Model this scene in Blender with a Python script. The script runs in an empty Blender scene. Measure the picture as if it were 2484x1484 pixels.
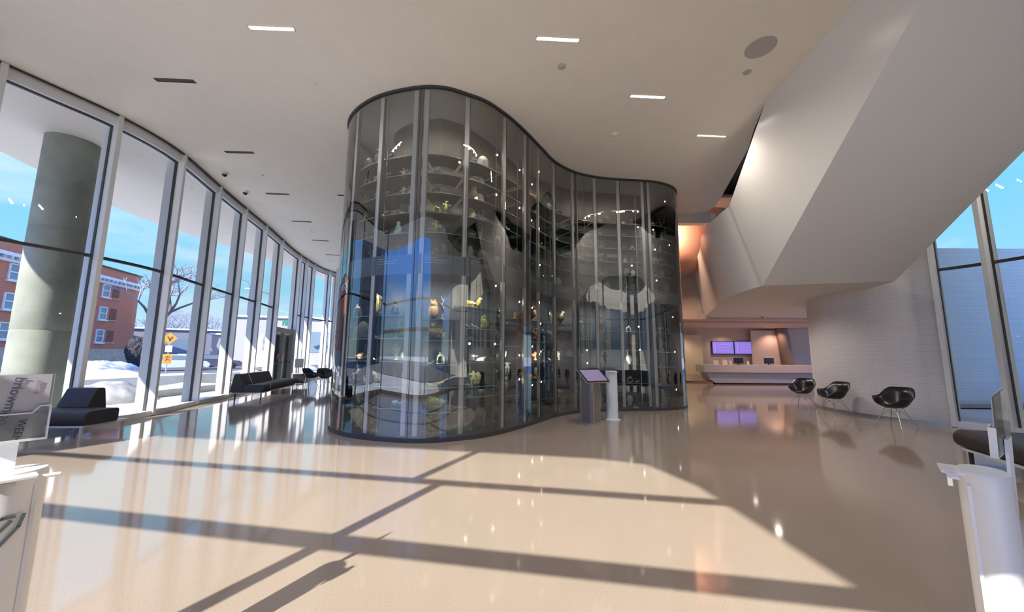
import bpy, bmesh, math, random
from math import sin, cos, pi, radians as R
from mathutils import Vector as V, Matrix, noise
random.seed(7)
SC = bpy.context.scene
COL = SC.collection

# ---------------------------------------------------------------- camera
EYE = 1.5; FOC = 895.15; PITCH = 0.129191; ROLL = 0.0061542; CEIL = 6.58
def ray(px, py):
    x = (px - 1242) / FOC; y = -(py - 742) / FOC
    x, y = cos(ROLL)*x - sin(ROLL)*y, sin(ROLL)*x + cos(ROLL)*y
    return V((x, -y*sin(PITCH) + cos(PITCH), y*cos(PITCH) + sin(PITCH)))
def on_z(px, py, z=0.0):
    q = ray(px, py); t = (z - EYE)/q.z
    return V((q.x*t, q.y*t, z))
def on_y(px, py, y):
    q = ray(px, py); t = y/q.y
    return V((q.x*t, y, EYE + q.z*t))
def at_d(px, py, d):
    q = ray(px, py); t = d/math.hypot(q.x, q.y)
    return V((q.x*t, q.y*t, EYE + q.z*t))
def hit(poly, px, py):
    """where the vertical plane through the sight line meets a plan polyline: point, length along it"""
    q = ray(px, py); s = 0; best = None
    for a, b in zip(poly, poly[1:]):
        d = (b[0]-a[0], b[1]-a[1]); L = math.hypot(*d)
        den = q.x*d[1] - q.y*d[0]
        if abs(den) > 1e-9:
            u = (a[0]*q.y - a[1]*q.x)/den
            if 0 <= u <= 1:
                p = (a[0]+d[0]*u, a[1]+d[1]*u)
                if p[0]*q.x + p[1]*q.y > 0:
                    r = math.hypot(*p)
                    if best is None or r < best[0]: best = (r, p, s+u*L)
        s += L
    return best[1], best[2]
cam = bpy.data.cameras.new('camera'); cam_ob = bpy.data.objects.new('camera', cam); COL.objects.link(cam_ob)
cam.sensor_fit = 'HORIZONTAL'; cam.sensor_width = 36; cam.lens = 36*FOC/2484; cam.clip_start = .05; cam.clip_end = 500
f = ray(1242, 742).normalized(); r = (ray(1243, 742) - ray(1242, 742)).normalized(); u = r.cross(f)
m = Matrix((r, u, -f)).transposed().to_4x4(); m.translation = V((0, 0, EYE)); cam_ob.matrix_world = m
SC.camera = cam_ob

# ---------------------------------------------------------------- light
SC.view_settings.view_transform = 'Standard'; SC.view_settings.look = 'None'
SC.view_settings.exposure = 1.22; SC.view_settings.gamma = 1.0; SC.view_settings.use_curve_mapping = False
SC.cycles.max_bounces = 12; SC.cycles.diffuse_bounces = 8; SC.cycles.glossy_bounces = 5
SC.cycles.transparent_max_bounces = 28; SC.cycles.transmission_bounces = 6
SC.cycles.sample_clamp_indirect = 6; SC.cycles.caustics_reflective = False; SC.cycles.caustics_refractive = False
SC.cycles.blur_glossy = 0.5
W = bpy.data.worlds.new('sky'); SC.world = W; W.use_nodes = True
nt = W.node_tree; nt.nodes.clear()
def nn(nt, t, **k):
    n = nt.nodes.new(t)
    for a, b in k.items(): setattr(n, a, b)
    return n
tc = nn(nt, 'ShaderNodeTexCoord'); sp = nn(nt, 'ShaderNodeSeparateXYZ'); rp = nn(nt, 'ShaderNodeValToRGB')
nt.links.new(tc.outputs['Generated'], sp.inputs[0]); nt.links.new(sp.outputs['Z'], rp.inputs[0])
e = rp.color_ramp.elements
e[0].position = 0.0; e[0].color = (.34, .44, .50, 1); e[1].position = .9; e[1].color = (.12, .34, .95, 1)
x = e.new(.10); x.color = (.19, .38, .48, 1)
x = e.new(.28); x.color = (.12, .35, .53, 1)
x = e.new(.5); x.color = (.15, .42, .98, 1)
mp = nn(nt, 'ShaderNodeMapping'); mp.inputs['Scale'].default_value = (1.4, 1.4, 5.0)
nz = nn(nt, 'ShaderNodeTexNoise'); nz.inputs['Scale'].default_value = 2.2; nz.inputs['Detail'].default_value = 7; nz.inputs['Roughness'].default_value = .55
cr = nn(nt, 'ShaderNodeValToRGB'); cr.color_ramp.elements[0].position = .48; cr.color_ramp.elements[1].position = .74
cr.color_ramp.elements[1].color = (.75, .75, .75, 1)
mx = nn(nt, 'ShaderNodeMixRGB'); mx.inputs[2].default_value = (.45, .50, .55, 1)
bg = nn(nt, 'ShaderNodeBackground'); bg.inputs['Strength'].default_value = .90
wo = nn(nt, 'ShaderNodeOutputWorld')
nt.links.new(tc.outputs['Generated'], mp.inputs[0]); nt.links.new(mp.outputs[0], nz.inputs['Vector'])
nt.links.new(nz.outputs[0], cr.inputs[0]); nt.links.new(cr.outputs[0], mx.inputs[0]); nt.links.new(rp.outputs[0], mx.inputs[1])
az = nn(nt, 'ShaderNodeMapRange'); az.inputs['From Min'].default_value = .25; az.inputs['From Max'].default_value = -.35
dp_ = nn(nt, 'ShaderNodeMixRGB'); dp_.inputs[2].default_value = (.13, .40, 1.25, 1)
el = nn(nt, 'ShaderNodeMapRange'); el.inputs['From Min'].default_value = .03; el.inputs['From Max'].default_value = .25; ml_ = nn(nt, 'ShaderNodeMath', operation='MULTIPLY')
nt.links.new(sp.outputs['Y'], az.inputs['Value']); nt.links.new(sp.outputs['Z'], el.inputs['Value']); nt.links.new(az.outputs[0], ml_.inputs[0]); nt.links.new(el.outputs[0], ml_.inputs[1])
nt.links.new(ml_.outputs[0], dp_.inputs[0]); nt.links.new(rp.outputs[0], dp_.inputs[1]); nt.links.new(dp_.outputs[0], mx.inputs[1])
nt.links.new(mx.outputs[0], bg.inputs[0]); nt.links.new(bg.outputs[0], wo.inputs[0])
SUN = V((.4310, .9024, -.70)).normalized()
sl = bpy.data.lights.new('sun', 'SUN'); sl.energy = 4.55; sl.angle = R(.55); sl.color = (1.0, .93, .83)
so = bpy.data.objects.new('sun', sl); COL.objects.link(so); so.rotation_euler = SUN.to_track_quat('-Z', 'Y').to_euler(); so.location = (-8, -20, 18)
def area(name, loc, size, power, color=(1, .93, .85), aim=(0, 0, -1), spread=180):
    l = bpy.data.lights.new(name, 'AREA'); l.shape = 'RECTANGLE'; l.size, l.size_y = size; l.energy = power; l.color = color; l.spread = R(spread)
    o = bpy.data.objects.new(name, l); COL.objects.link(o); o.location = loc; o.rotation_euler = V(aim).to_track_quat('-Z', 'Y').to_euler()
    return o
def spot(name, loc, power, color, angle=130, rad=.05):
    l = bpy.data.lights.new(name, 'SPOT'); l.energy = power; l.color = color; l.spot_size = R(angle); l.spot_blend = .7; l.shadow_soft_size = rad
    o = bpy.data.objects.new(name, l); COL.objects.link(o); o.location = loc; return o
for x, y, p_, c_ in ((9.4, 19.9, 70, (1, .74, .5)), (11.6, 18.2, 80, (1, .68, .52)), (13.4, 18.4, 80, (1, .62, .46)), (15.3, 18.6, 130, (1, .52, .34)), (14.6, 20.3, 60, (1, .6, .42)), (12.0, 20.4, 45, (1, .72, .55))):
    spot('reception_downlight', (x, y, 2.97), p_*.6, c_)
for x, y in ((7.2, 10.6), (7.9, 12.6), (8.9, 14.2), (9.6, 15.6), (12.6, 14.6)): spot('landing_fill_spot', (x, y, 3.18), 40, (1, .86, .76), 150, .06)  # unseen spots added to brighten the landing underside and brick wall
area('upper_hall_light', (5.6, 13.6, 6.2), (.5, .5), 70, (1.0, .62, .42), (.5, 1, -.1))

# ---------------------------------------------------------------- materials
MATS = {}
def mat(name, col=(.5, .5, .5), rough=.5, metal=0, spec=.5, emit=None, es=1, noise_amt=0, noise_scale=8, bump=0, bump_scale=40, coat=0):
    if name in MATS: return MATS[name]
    m = bpy.data.materials.new(name); m.use_nodes = True; t = m.node_tree; b = t.nodes['Principled BSDF']
    b.inputs['Base Color'].default_value = (*col, 1); b.inputs['Roughness'].default_value = rough
    b.inputs['Metallic'].default_value = metal; b.inputs['Specular IOR Level'].default_value = spec
    if coat: b.inputs['Coat Weight'].default_value = coat; b.inputs['Coat Roughness'].default_value = .05
    if emit: b.inputs['Emission Color'].default_value = (*emit, 1); b.inputs['Emission Strength'].default_value = es
    tcn = nn(t, 'ShaderNodeTexCoord')
    if noise_amt:
        n = nn(t, 'ShaderNodeTexNoise'); n.inputs['Scale'].default_value = noise_scale; n.inputs['Detail'].default_value = 5
        c = nn(t, 'ShaderNodeValToRGB'); c.color_ramp.elements[0].position = .3; c.color_ramp.elements[1].position = .7
        a = noise_amt
        c.color_ramp.elements[0].color = (*[v*(1-a) for v in col], 1); c.color_ramp.elements[1].color = (*[min(1, v*(1+a)) for v in col], 1)
        t.links.new(tcn.outputs['Object'], n.inputs['Vector']); t.links.new(n.outputs[0], c.inputs[0]); t.links.new(c.outputs[0], b.inputs['Base Color'])
    if bump:
        n = nn(t, 'ShaderNodeTexNoise'); n.inputs['Scale'].default_value = bump_scale; n.inputs['Detail'].default_value = 4
        bp = nn(t, 'ShaderNodeBump'); bp.inputs['Strength'].default_value = bump; bp.inputs['Distance'].default_value = .02
        t.links.new(tcn.outputs['Object'], n.inputs['Vector']); t.links.new(n.outputs[0], bp.inputs['Height']); t.links.new(bp.outputs[0], b.inputs['Normal'])
    MATS[name] = m; return m
def glass(name, tint, ior, base=0.0, rough=0.0, haze=0.0, hazecol=(.8, .85, .85)):
    """clear sheet glass: see-through with a mirror reflection that grows at grazing angles"""
    if name in MATS: return MATS[name]
    m = bpy.data.materials.new(name); m.use_nodes = True; t = m.node_tree; t.nodes.clear()
    tr = nn(t, 'ShaderNodeBsdfTransparent'); tr.inputs[0].default_value = (*tint, 1)
    gl = nn(t, 'ShaderNodeBsdfGlossy'); gl.inputs['Roughness'].default_value = rough; gl.inputs[0].default_value = (1, 1, 1, 1)
    fr = nn(t, 'ShaderNodeFresnel'); fr.inputs[0].default_value = ior
    ad = nn(t, 'ShaderNodeMath', operation='ADD', use_clamp=True); ad.inputs[1].default_value = base
    mxs = nn(t, 'ShaderNodeMixShader'); out = nn(t, 'ShaderNodeOutputMaterial')
    t.links.new(fr.outputs[0], ad.inputs[0]); t.links.new(ad.outputs[0], mxs.inputs[0])
    src = tr
    if haze:
        df = nn(t, 'ShaderNodeBsdfDiffuse'); df.inputs[0].default_value = (*hazecol, 1)
        m2 = nn(t, 'ShaderNodeMixShader'); m2.inputs[0].default_value = haze
        t.links.new(tr.outputs[0], m2.inputs[1]); t.links.new(df.outputs[0], m2.inputs[2]); src = m2
    t.links.new(src.outputs[0], mxs.inputs[1]); t.links.new(gl.outputs[0], mxs.inputs[2]); t.links.new(mxs.outputs[0], out.inputs[0])
    MATS[name] = m; return m
G_WIN = glass('window_glass', (.96, .98, .98), 1.35)
G_VAULT = glass('vault_glass', (.90, .93, .93), 1.5, .12)
G_SHELF = glass('shelf_glass', (.80, .92, .90), 1.4, 0, .02)
G_EDGE = mat('shelf_edge', (.36, .66, .64), .12, spec=.8)
G_ACR = glass('clear_acrylic', (.93, .95, .96), 1.4, .03, .05, .10)
M_CEIL = mat('ceiling_plaster', (.94, .885, .79), .75, spec=.25, noise_amt=.015, noise_scale=3)
M_WHITE = mat('satin_white_plaster', (.91, .90, .88), .22, spec=.45)
M_WALLW = mat('white_wall', (.75, .72, .68), .6)
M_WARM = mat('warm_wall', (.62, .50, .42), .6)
M_ALU = mat('painted_aluminium', (.84, .87, .90), .42, spec=.5)
M_DGRAY = mat('dark_gasket', (.05, .05, .055), .5)
M_STEEL = mat('brushed_steel', (.62, .60, .57), .32, metal=.85)
M_BLACK = mat('black_plastic', (.012, .013, .02), .28, spec=.6)
M_LEATHER = mat('charcoal_upholstery', (.040, .037, .040), .55, bump=.2, bump_scale=120)
M_LEATHER2 = mat('grey_upholstery', (.085, .082, .088), .6)
M_WPAINT = mat('white_enamel', (.80, .80, .82), .3)
M_CONC = mat('cast_concrete', (.27, .29, .25), .8, noise_amt=.22, noise_scale=1.4, bump=.1)
M_SOFF = mat('soffit_white', (.66, .61, .55), .7)
M_SNOW = mat('snow', (.80, .80, .81), .8, bump=.5, bump_scale=3)
M_DSNOW = mat('dirty_snow', (.50, .49, .50), .9, noise_amt=.45, noise_scale=2.2, bump=.8, bump_scale=5)
M_DARK = mat('dark_core', (.045, .048, .058), .6)
M_BAND = mat('slate_band', (.17, .20, .22), .45)

def floor_material():
    m = bpy.data.materials.new('polished_concrete'); m.use_nodes = True; t = m.node_tree; b = t.nodes['Principled BSDF']
    tcn = nn(t, 'ShaderNodeTexCoord')
    n1 = nn(t, 'ShaderNodeTexNoise'); n1.inputs['Scale'].default_value = 130; n1.inputs['Detail'].default_value = 3
    n2 = nn(t, 'ShaderNodeTexNoise'); n2.inputs['Scale'].default_value = .9; n2.inputs['Detail'].default_value = 6
    c1 = nn(t, 'ShaderNodeValToRGB'); c1.color_ramp.elements[0].position = .35; c1.color_ramp.elements[1].position = .65
    c1.color_ramp.elements[0].color = (.335, .275, .22, 1); c1.color_ramp.elements[1].color = (.42, .35, .29, 1)
    c2 = nn(t, 'ShaderNodeValToRGB'); c2.color_ramp.elements[0].color = (.90, .90, .91, 1); c2.color_ramp.elements[1].color = (1.06, 1.05, 1.03, 1)
    mu = nn(t, 'ShaderNodeMixRGB', blend_type='MULTIPLY'); mu.inputs[0].default_value = 1
    for n in (n1, n2): t.links.new(tcn.outputs['Object'], n.inputs['Vector'])
    t.links.new(n1.outputs[0], c1.inputs[0]); t.links.new(n2.outputs[0], c2.inputs[0])
    t.links.new(c1.outputs[0], mu.inputs[1]); t.links.new(c2.outputs[0], mu.inputs[2]); t.links.new(mu.outputs[0], b.inputs['Base Color'])
    b.inputs['Roughness'].default_value = .075; b.inputs['Specular IOR Level'].default_value = .75
    return m
M_FLOOR = floor_material()
def brick_material(name, c1, c2, mortar, bw, bh, msize=.01, rough=.8, vscale=1.0):
    m = bpy.data.materials.new(name); m.use_nodes = True; t = m.node_tree; b = t.nodes['Principled BSDF']
    uv = nn(t, 'ShaderNodeUVMap'); br = nn(t, 'ShaderNodeTexBrick')
    br.inputs['Color1'].default_value = (*c1, 1); br.inputs['Color2'].default_value = (*c2, 1); br.inputs['Mortar'].default_value = (*mortar, 1)
    br.inputs['Scale'].default_value = 1; br.inputs['Brick Width'].default_value = bw; br.inputs['Row Height'].default_value = bh; br.inputs['Mortar Size'].default_value = msize
    bp = nn(t, 'ShaderNodeBump'); bp.inputs['Strength'].default_value = .5; bp.inputs['Distance'].default_value = .02; bp.invert = True
    t.links.new(uv.outputs[0], br.inputs[0]); t.links.new(br.outputs['Color'], b.inputs['Base Color'])
    t.links.new(br.outputs['Fac'], bp.inputs['Height']); t.links.new(bp.outputs[0], b.inputs['Normal'])
    b.inputs['Roughness'].default_value = rough; b.inputs['Specular IOR Level'].default_value = .3
    return m
M_WBRICK = brick_material('white_painted_brick', (.86, .85, .86), (.83, .82, .84), (.66, .65, .67), .60, .052, .005, .55)
M_RBRICK = brick_material('red_brick', (.62, .19, .11), (.52, .15, .085), (.52, .24, .16), .22, .075, .01)

# ---------------------------------------------------------------- mesh helpers
class MB:
    def __init__(s): s.v = []; s.f = []; s.uv = {}; s.sm = False
    def box(s, c, d, rz=0, mtx=None):
        i = len(s.v); M = mtx or (Matrix.Translation(c) @ Matrix.Rotation(rz, 4, 'Z'))
        for z in (-.5, .5):
            for x, y in ((-.5, -.5), (.5, -.5), (.5, .5), (-.5, .5)): s.v.append(M @ V((x*d[0], y*d[1], z*d[2])))
        s.f += [tuple(i+k for k in q) for q in ((3, 2, 1, 0), (4, 5, 6, 7), (0, 1, 5, 4), (1, 2, 6, 5), (2, 3, 7, 6), (3, 0, 4, 7))]
        return s
    def prism(s, pts, z0, z1):
        i = len(s.v); n = len(pts)
        s.v += [V((p[0], p[1], z0)) for p in pts] + [V((p[0], p[1], z1)) for p in pts]
        s.f += [tuple(i+k for k in reversed(range(n))), tuple(i+n+k for k in range(n))]
        s.f += [(i+k, i+(k+1) % n, i+n+(k+1) % n, i+n+k) for k in range(n)]
        return s
    def extr(s, prof, M):
        """closed profile [(x,z)] extruded 0..1 along local y, placed by M"""
        i = len(s.v); n = len(prof)
        s.v += [M @ V((p[0], 0, p[1])) for p in prof] + [M @ V((p[0], 1, p[1])) for p in prof]
        s.f += [tuple(i+k for k in reversed(range(n))), tuple(i+n+k for k in range(n))]
        s.f += [(i+k, i+(k+1) % n, i+n+(k+1) % n, i+n+k) for k in range(n)]
        return s
    def tube(s, pts, rad, n=8):
        pts = [V(p) for p in pts]
        rads = rad if isinstance(rad, (list, tuple)) else [rad]*len(pts)
        i0 = len(s.v); up = None
        for k, p in enumerate(pts):
            d = (pts[min(k+1, len(pts)-1)] - pts[max(k-1, 0)]).normalized()
            if up is None: up = d.orthogonal().normalized()
            up = (up - d*up.dot(d))
            up = up.normalized() if up.length > 1e-6 else d.orthogonal().normalized()
            w = d.cross(up)
            for a in range(n): s.v.append(p + (up*cos(2*pi*a/n) + w*sin(2*pi*a/n))*rads[k])
        for k in range(len(pts)-1):
            for a in range(n):
                b = (a+1) % n; s.f.append((i0+k*n+a, i0+k*n+b, i0+(k+1)*n+b, i0+(k+1)*n+a))
        s.f.append(tuple(i0+a for a in reversed(range(n)))); s.f.append(tuple(i0+(len(pts)-1)*n+a for a in range(n)))
        return s
    def lathe(s, c, prof, n=24, sx=1, sy=1, rz=0):
        """profile [(r,z)] around the vertical through c"""
        i0 = len(s.v)
        for r_, z in prof:
            for a in range(n):
                x, y = r_*sx*cos(2*pi*a/n), r_*sy*sin(2*pi*a/n)
                s.v.append(V((c[0]+x*cos(rz)-y*sin(rz), c[1]+x*sin(rz)+y*cos(rz), c[2]+z)))
        for k in range(len(prof)-1):
            for a in range(n):
                b = (a+1) % n; s.f.append((i0+k*n+a, i0+k*n+b, i0+(k+1)*n+b, i0+(k+1)*n+a))
        s.f.append(tuple(i0+a for a in reversed(range(n)))); s.f.append(tuple(i0+(len(prof)-1)*n+a for a in range(n)))
        return s
    def band(s, poly, z0, z1, off=0, thick=0):
        """upright sheet over a plan polyline, with a running-length uv; thick gives it a second face"""
        P = offset(poly, off) if off else poly
        i = len(s.v); n = len(P); L = [0]
        for a, b in zip(P, P[1:]): L.append(L[-1] + math.hypot(b[0]-a[0], b[1]-a[1]))
        for k, p in enumerate(P):
            s.uv[len(s.v)] = (L[k], z0); s.v.append(V((p[0], p[1], z0)))
            s.uv[len(s.v)] = (L[k], z1); s.v.append(V((p[0], p[1], z1)))
        for k in range(n-1): s.f.append((i+2*k, i+2*k+2, i+2*k+3, i+2*k+1))
        if thick:
            Q = offset(poly, off+thick); j = len(s.v)
            for k, p in enumerate(Q):
                s.uv[len(s.v)] = (L[k], z0); s.v.append(V((p[0], p[1], z0)))
                s.uv[len(s.v)] = (L[k], z1); s.v.append(V((p[0], p[1], z1)))
            for k in range(n-1):
                s.f.append((j+2*k+1, j+2*k+3, j+2*k+2, j+2*k))
                s.f.append((i+2*k+1, i+2*k+3, j+2*k+3, j+2*k+1)); s.f.append((j+2*k, j+2*k+2, i+2*k+2, i+2*k))
            s.f.append((i, i+1, j+1, j)); e_ = 2*(n-1); s.f.append((j+e_, j+e_+1, i+e_+1, i+e_))
        return s
    def poly(s, pts):
        i = len(s.v); s.v += [V(p) for p in pts]; s.f.append(tuple(range(i, i+len(pts)))); return s
    def build(s, name, m, parent=None, bevel=0, smooth=False, normals=True):
        me = bpy.data.meshes.new(name); me.from_pydata([tuple(p) for p in s.v], [], s.f)
        if s.uv:
            ul = me.uv_layers.new(name='UVMap')
            for l in me.loops: ul.data[l.index].uv = s.uv.get(l.vertex_index, (0, 0))
        if normals:
            b = bmesh.new(); b.from_mesh(me); bmesh.ops.recalc_face_normals(b, faces=b.faces)
            if bevel:
                bmesh.ops.bevel(b, geom=[e_ for e_ in b.edges if e_.is_manifold and e_.calc_face_angle(0) > .6], offset=bevel, segments=2, affect='EDGES', profile=.6)
            b.to_mesh(me); b.free()
        if smooth:
            for p in me.polygons: p.use_smooth = True
            if hasattr(me, 'set_sharp_from_angle'): me.set_sharp_from_angle(angle=R(40))
        me.materials.append(m)
        o = bpy.data.objects.new(name, me); COL.objects.link(o)
        if parent: o.parent = parent
        return o
def offset(poly, d):
    """plan polyline moved sideways (positive: to the left of its run)"""
    out = []; n = len(poly)
    for k in range(n):
        a = V(poly[max(k-1, 0)][:2]); b = V(poly[min(k+1, n-1)][:2]); t = (b-a).normalized()
        out.append((poly[k][0] - t.y*d, poly[k][1] + t.x*d))
    return out
def smooth_curve(P, n=8):
    out = []
    for i in range(len(P)-1):
        p0 = V(P[max(i-1, 0)]); p1 = V(P[i]); p2 = V(P[i+1]); p3 = V(P[min(i+2, len(P)-1)])
        for k in range(n):
            t = k/n
            q = .5*((2*p1) + (-p0+p2)*t + (2*p0-5*p1+4*p2-p3)*t*t + (-p0+3*p1-3*p2+p3)*t**3)
            out.append((q.x, q.y))
    out.append(tuple(P[-1])); return out
def lengths(poly):
    L = [0]
    for a, b in zip(poly, poly[1:]): L.append(L[-1] + math.hypot(b[0]-a[0], b[1]-a[1]))
    return L
def along(poly, s, L=None):
    L = L or lengths(poly); s = max(0, min(L[-1]-1e-6, s))
    for k in range(len(poly)-1):
        if L[k+1] >= s:
            u_ = (s-L[k])/max(1e-9, L[k+1]-L[k]); a = V(poly[k][:2]); b = V(poly[k+1][:2])
            return a.lerp(b, u_), (b-a).normalized()
def sub(poly, s0, s1):
    L = lengths(poly); out = [tuple(along(poly, s0, L)[0])]
    out += [tuple(poly[k][:2]) for k in range(len(poly)) if s0+1e-4 < L[k] < s1-1e-4]
    out.append(tuple(along(poly, s1, L)[0])); return out
def tag(o, label=None, cat=None, group=None, kind=None):
    if label: o['label'] = label
    if cat: o['category'] = cat
    if group: o['group'] = group
    if kind: o['kind'] = kind
    return o
def thing(name, label, cat, loc=(0, 0, 0), rz=0, group=None):
    o = bpy.data.objects.new(name, None); COL.objects.link(o); o.location = loc; o.rotation_euler = (0, 0, rz); o.empty_display_size = .1
    return tag(o, label, cat, group)
def struct(o): o['kind'] = 'structure'; return o
def dup(root, loc=None, rz=None, label=None, scale=None, mtx=None):
    def cp(o, par):
        c = o.copy(); COL.objects.link(c)
        if par: c.parent = par
        for ch in o.children: cp(ch, c)
        return c
    r_ = cp(root, None)
    if loc is not None: r_.location = loc
    if rz is not None: r_.rotation_euler = (0, 0, rz)
    if label: r_['label'] = label
    if scale: r_.scale = scale
    return r_
def text_mesh(name, body, size, m, M, parent=None, extrude=.001, align='LEFT', mirror=False, shear=0):
    cu = bpy.data.curves.new('lettering', 'FONT'); cu.body = body; cu.size = size; cu.extrude = extrude; cu.align_x = align; cu.shear = shear; cu.resolution_u = 2
    t = bpy.data.objects.new('lettering', cu); COL.objects.link(t)
    bpy.context.view_layer.update()
    me = bpy.data.meshes.new_from_object(t.evaluated_get(bpy.context.evaluated_depsgraph_get()))
    bpy.data.objects.remove(t)
    me.transform(M @ Matrix.Diagonal((-1 if mirror else 1, 1, 1, 1))); me.materials.clear(); me.materials.append(m)
    o = bpy.data.objects.new(name, me); COL.objects.link(o)
    if parent: o.parent = parent
    return o

# ================================================================ SHELL
WALL_L = smooth_curve([(-9.35, 5.6), (-9.0, 6.5), (-8.66, 7.5), (-8.62, 8.8), (-9.13, 10.75), (-9.68, 12.9), (-10.2, 15.0), (-10.9, 17.5), (-11.35, 19.7), (-11.55, 21.8), (-11.35, 23.2)], 6)
BACKW = [(-9.35, 5.6), (-9.5, 3.6), (-9.1, 1.34), (-3.26, .24), (.08, -.37), (3.0, -.9)]
WALL_R = smooth_curve([(3.0, -.9), (7.0, -.6), (9.3, 1.4), (10.05, 4.2), (10.2, 6.2), (9.98, 7.55), (9.62, 8.3)], 6)
BRICK = smooth_curve([(9.62, 8.3), (9.2, 8.95), (8.98, 9.6), (8.95, 10.6), (9.25, 11.4), (9.72, 12.1)], 6)
outline = [tuple(p) for p in reversed(WALL_L)] + BACKW[1:] + WALL_R[1:] + BRICK[1:] + [(20, 12.1), (20, 25), (-11.3, 25)]
fl = MB().prism(outline, -.12, 0).build('floor', M_FLOOR); struct(fl)
# ceiling, open over the stair
left_part = [tuple(p) for p in reversed(WALL_L)] + BACKW[1:5] + [(3.0, -.9), (4.55, -.85), (4.80, 2.8), (5.12, 6.92), (5.45, 7.75), (5.83, 8.56), (6.4, 10.3), (6.78, 11.47), (6.98, 12.1), (6.9, 12.6), (6.5, 12.9), (5.6, 12.95), (4.9, 12.95), (4.9, 25), (-11.3, 25)]
struct(MB().prism(left_part, CEIL, CEIL+.25).build('ceiling', M_CEIL))
struct(MB().prism([(9.3, -1), (11, -1), (11, 9), (9.3, 9)], CEIL, CEIL+.25).build('ceiling', M_CEIL))
# stairwell void above
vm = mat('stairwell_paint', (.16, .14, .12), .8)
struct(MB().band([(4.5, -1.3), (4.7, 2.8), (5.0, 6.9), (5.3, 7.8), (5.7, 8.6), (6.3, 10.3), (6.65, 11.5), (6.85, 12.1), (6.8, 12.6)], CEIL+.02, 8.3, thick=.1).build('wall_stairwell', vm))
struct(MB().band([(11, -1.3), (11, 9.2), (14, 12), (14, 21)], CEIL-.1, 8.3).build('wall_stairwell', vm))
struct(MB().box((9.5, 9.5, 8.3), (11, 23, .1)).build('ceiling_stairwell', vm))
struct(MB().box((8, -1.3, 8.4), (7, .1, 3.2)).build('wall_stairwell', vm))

# ---------------------------------------------------------------- window wall beside the street
HEAD = 6.34; TRANS = 3.45
def bay(poly, s0, s1, idx, mull=True, door=False, inward=1):
    seg = sub(poly, s0, s1)
    w = MB(); lo = .12 if not door else 2.62
    w.band(seg, lo, TRANS-.03); w.band(seg, TRANS+.03, HEAD)
    win = struct(w.build('window_%d' % idx, G_WIN, normals=False))
    MB().band(seg, HEAD, CEIL, off=.10*inward, thick=-.22*inward).build('head_frame', M_ALU, win)
    MB().band(seg, HEAD-.03, HEAD, off=.03*inward, thick=-.06*inward).build('gasket', M_DGRAY, win)
    if not door:
        MB().band(seg, 0, .12, off=.14*inward, thick=-.28*inward).build('sill', M_ALU, win)
        MB().band(seg, TRANS-.03, TRANS+.03, off=.03*inward, thick=-.06*inward).build('transom', M_DGRAY, win)
    if mull:
        p, t = along(poly, s1); a = math.atan2(t.y, t.x)
        n_ = V((-t.y, t.x))*inward
        c = p - n_*0.02
        MB().box((c.x, c.y, CEIL/2), (.085, .40, CEIL-.02), a).build('mullion', M_ALU, win, bevel=.006)
        for sgn in (-1, 1):
            c2 = p + n_*.0 + t*sgn*.05
            MB().box((c2.x, c2.y, (HEAD+.12)/2), (.018, .06, HEAD-.12), a).build('gasket', M_DGRAY, win)
    return win
mx_px = [(0, 200), (215, 715), (390, 715), (493, 715), (566, 715), (622, 715), (667, 715), (716, 715), (734, 715), (753, 715), (794, 715)]
ms = [0.45] + [hit(WALL_L, *p)[1] for p in mx_px[1:]]
ms = sorted(ms); Ltot = lengths(WALL_L)[-1]
struct(MB().band(WALL_L, CEIL-.035, CEIL-.002, off=-.13, thick=-.03).build('shadow_gap_strip', M_DGRAY))  # dark strip stands in for the shade of the gap at the ceiling edge
idx = 1; prev = 0
for k, s in enumerate(ms):
    # the wall runs away from the camera; the room is on its right
    bay(WALL_L, prev, s, idx, door=(k == 7), inward=-1); prev = s; idx += 1
bay(WALL_L, prev, Ltot, idx, mull=False, inward=-1); idx += 1
DOOR = (ms[6], ms[7])
# door set in the seventh bay
pd0, td = along(WALL_L, DOOR[0]+.05); pd1, _ = along(WALL_L, DOOR[1]-.05)
dd = (pd1-pd0); dl = dd.length; da = math.atan2(dd.y, dd.x)
door = bpy.data.objects.new('door_1', None); COL.objects.link(door); door.location = (pd0.x, pd0.y, 0); door.rotation_euler = (0, 0, da); struct(door)
M_DFR = mat('bronze_grey_aluminium', (.52, .52, .48), .45)
MB().box((dl/2, 0, 2.52), (dl, .24, .24)).build('header', M_DFR, door)
for x in (.05, dl/2, dl-.05): MB().box((x, 0, 1.2), (.10, .16, 2.4)).build('jamb', M_DFR, door)
for i in range(2):
    x0 = .1 + i*(dl/2-.05); x1 = x0 + dl/2-.1
    lf = MB()
    for x in (x0+.04, x1-.04): lf.box((x, 0, 1.2), (.07, .06, 2.36))
    lf.box(((x0+x1)/2, 0, .1), (x1-x0, .06, .16)); lf.box(((x0+x1)/2, 0, 2.34), (x1-x0, .06, .08))
    l = lf.build('door_leaf', M_DFR, door)
    MB().box(((x0+x1)/2, 0, 1.2), (x1-x0-.1, .012, 2.2)).build('pane', G_WIN, l)
    MB().tube([(x0+.05, -.10, 1.02), (x1-.05, -.10, 1.02)], .022).box(((x0+.06), -.06, 1.02), (.03, .08, .04)).box(((x1-.06), -.06, 1.02), (.03, .08, .04)).build('push_bar', M_DGRAY, l)

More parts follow.
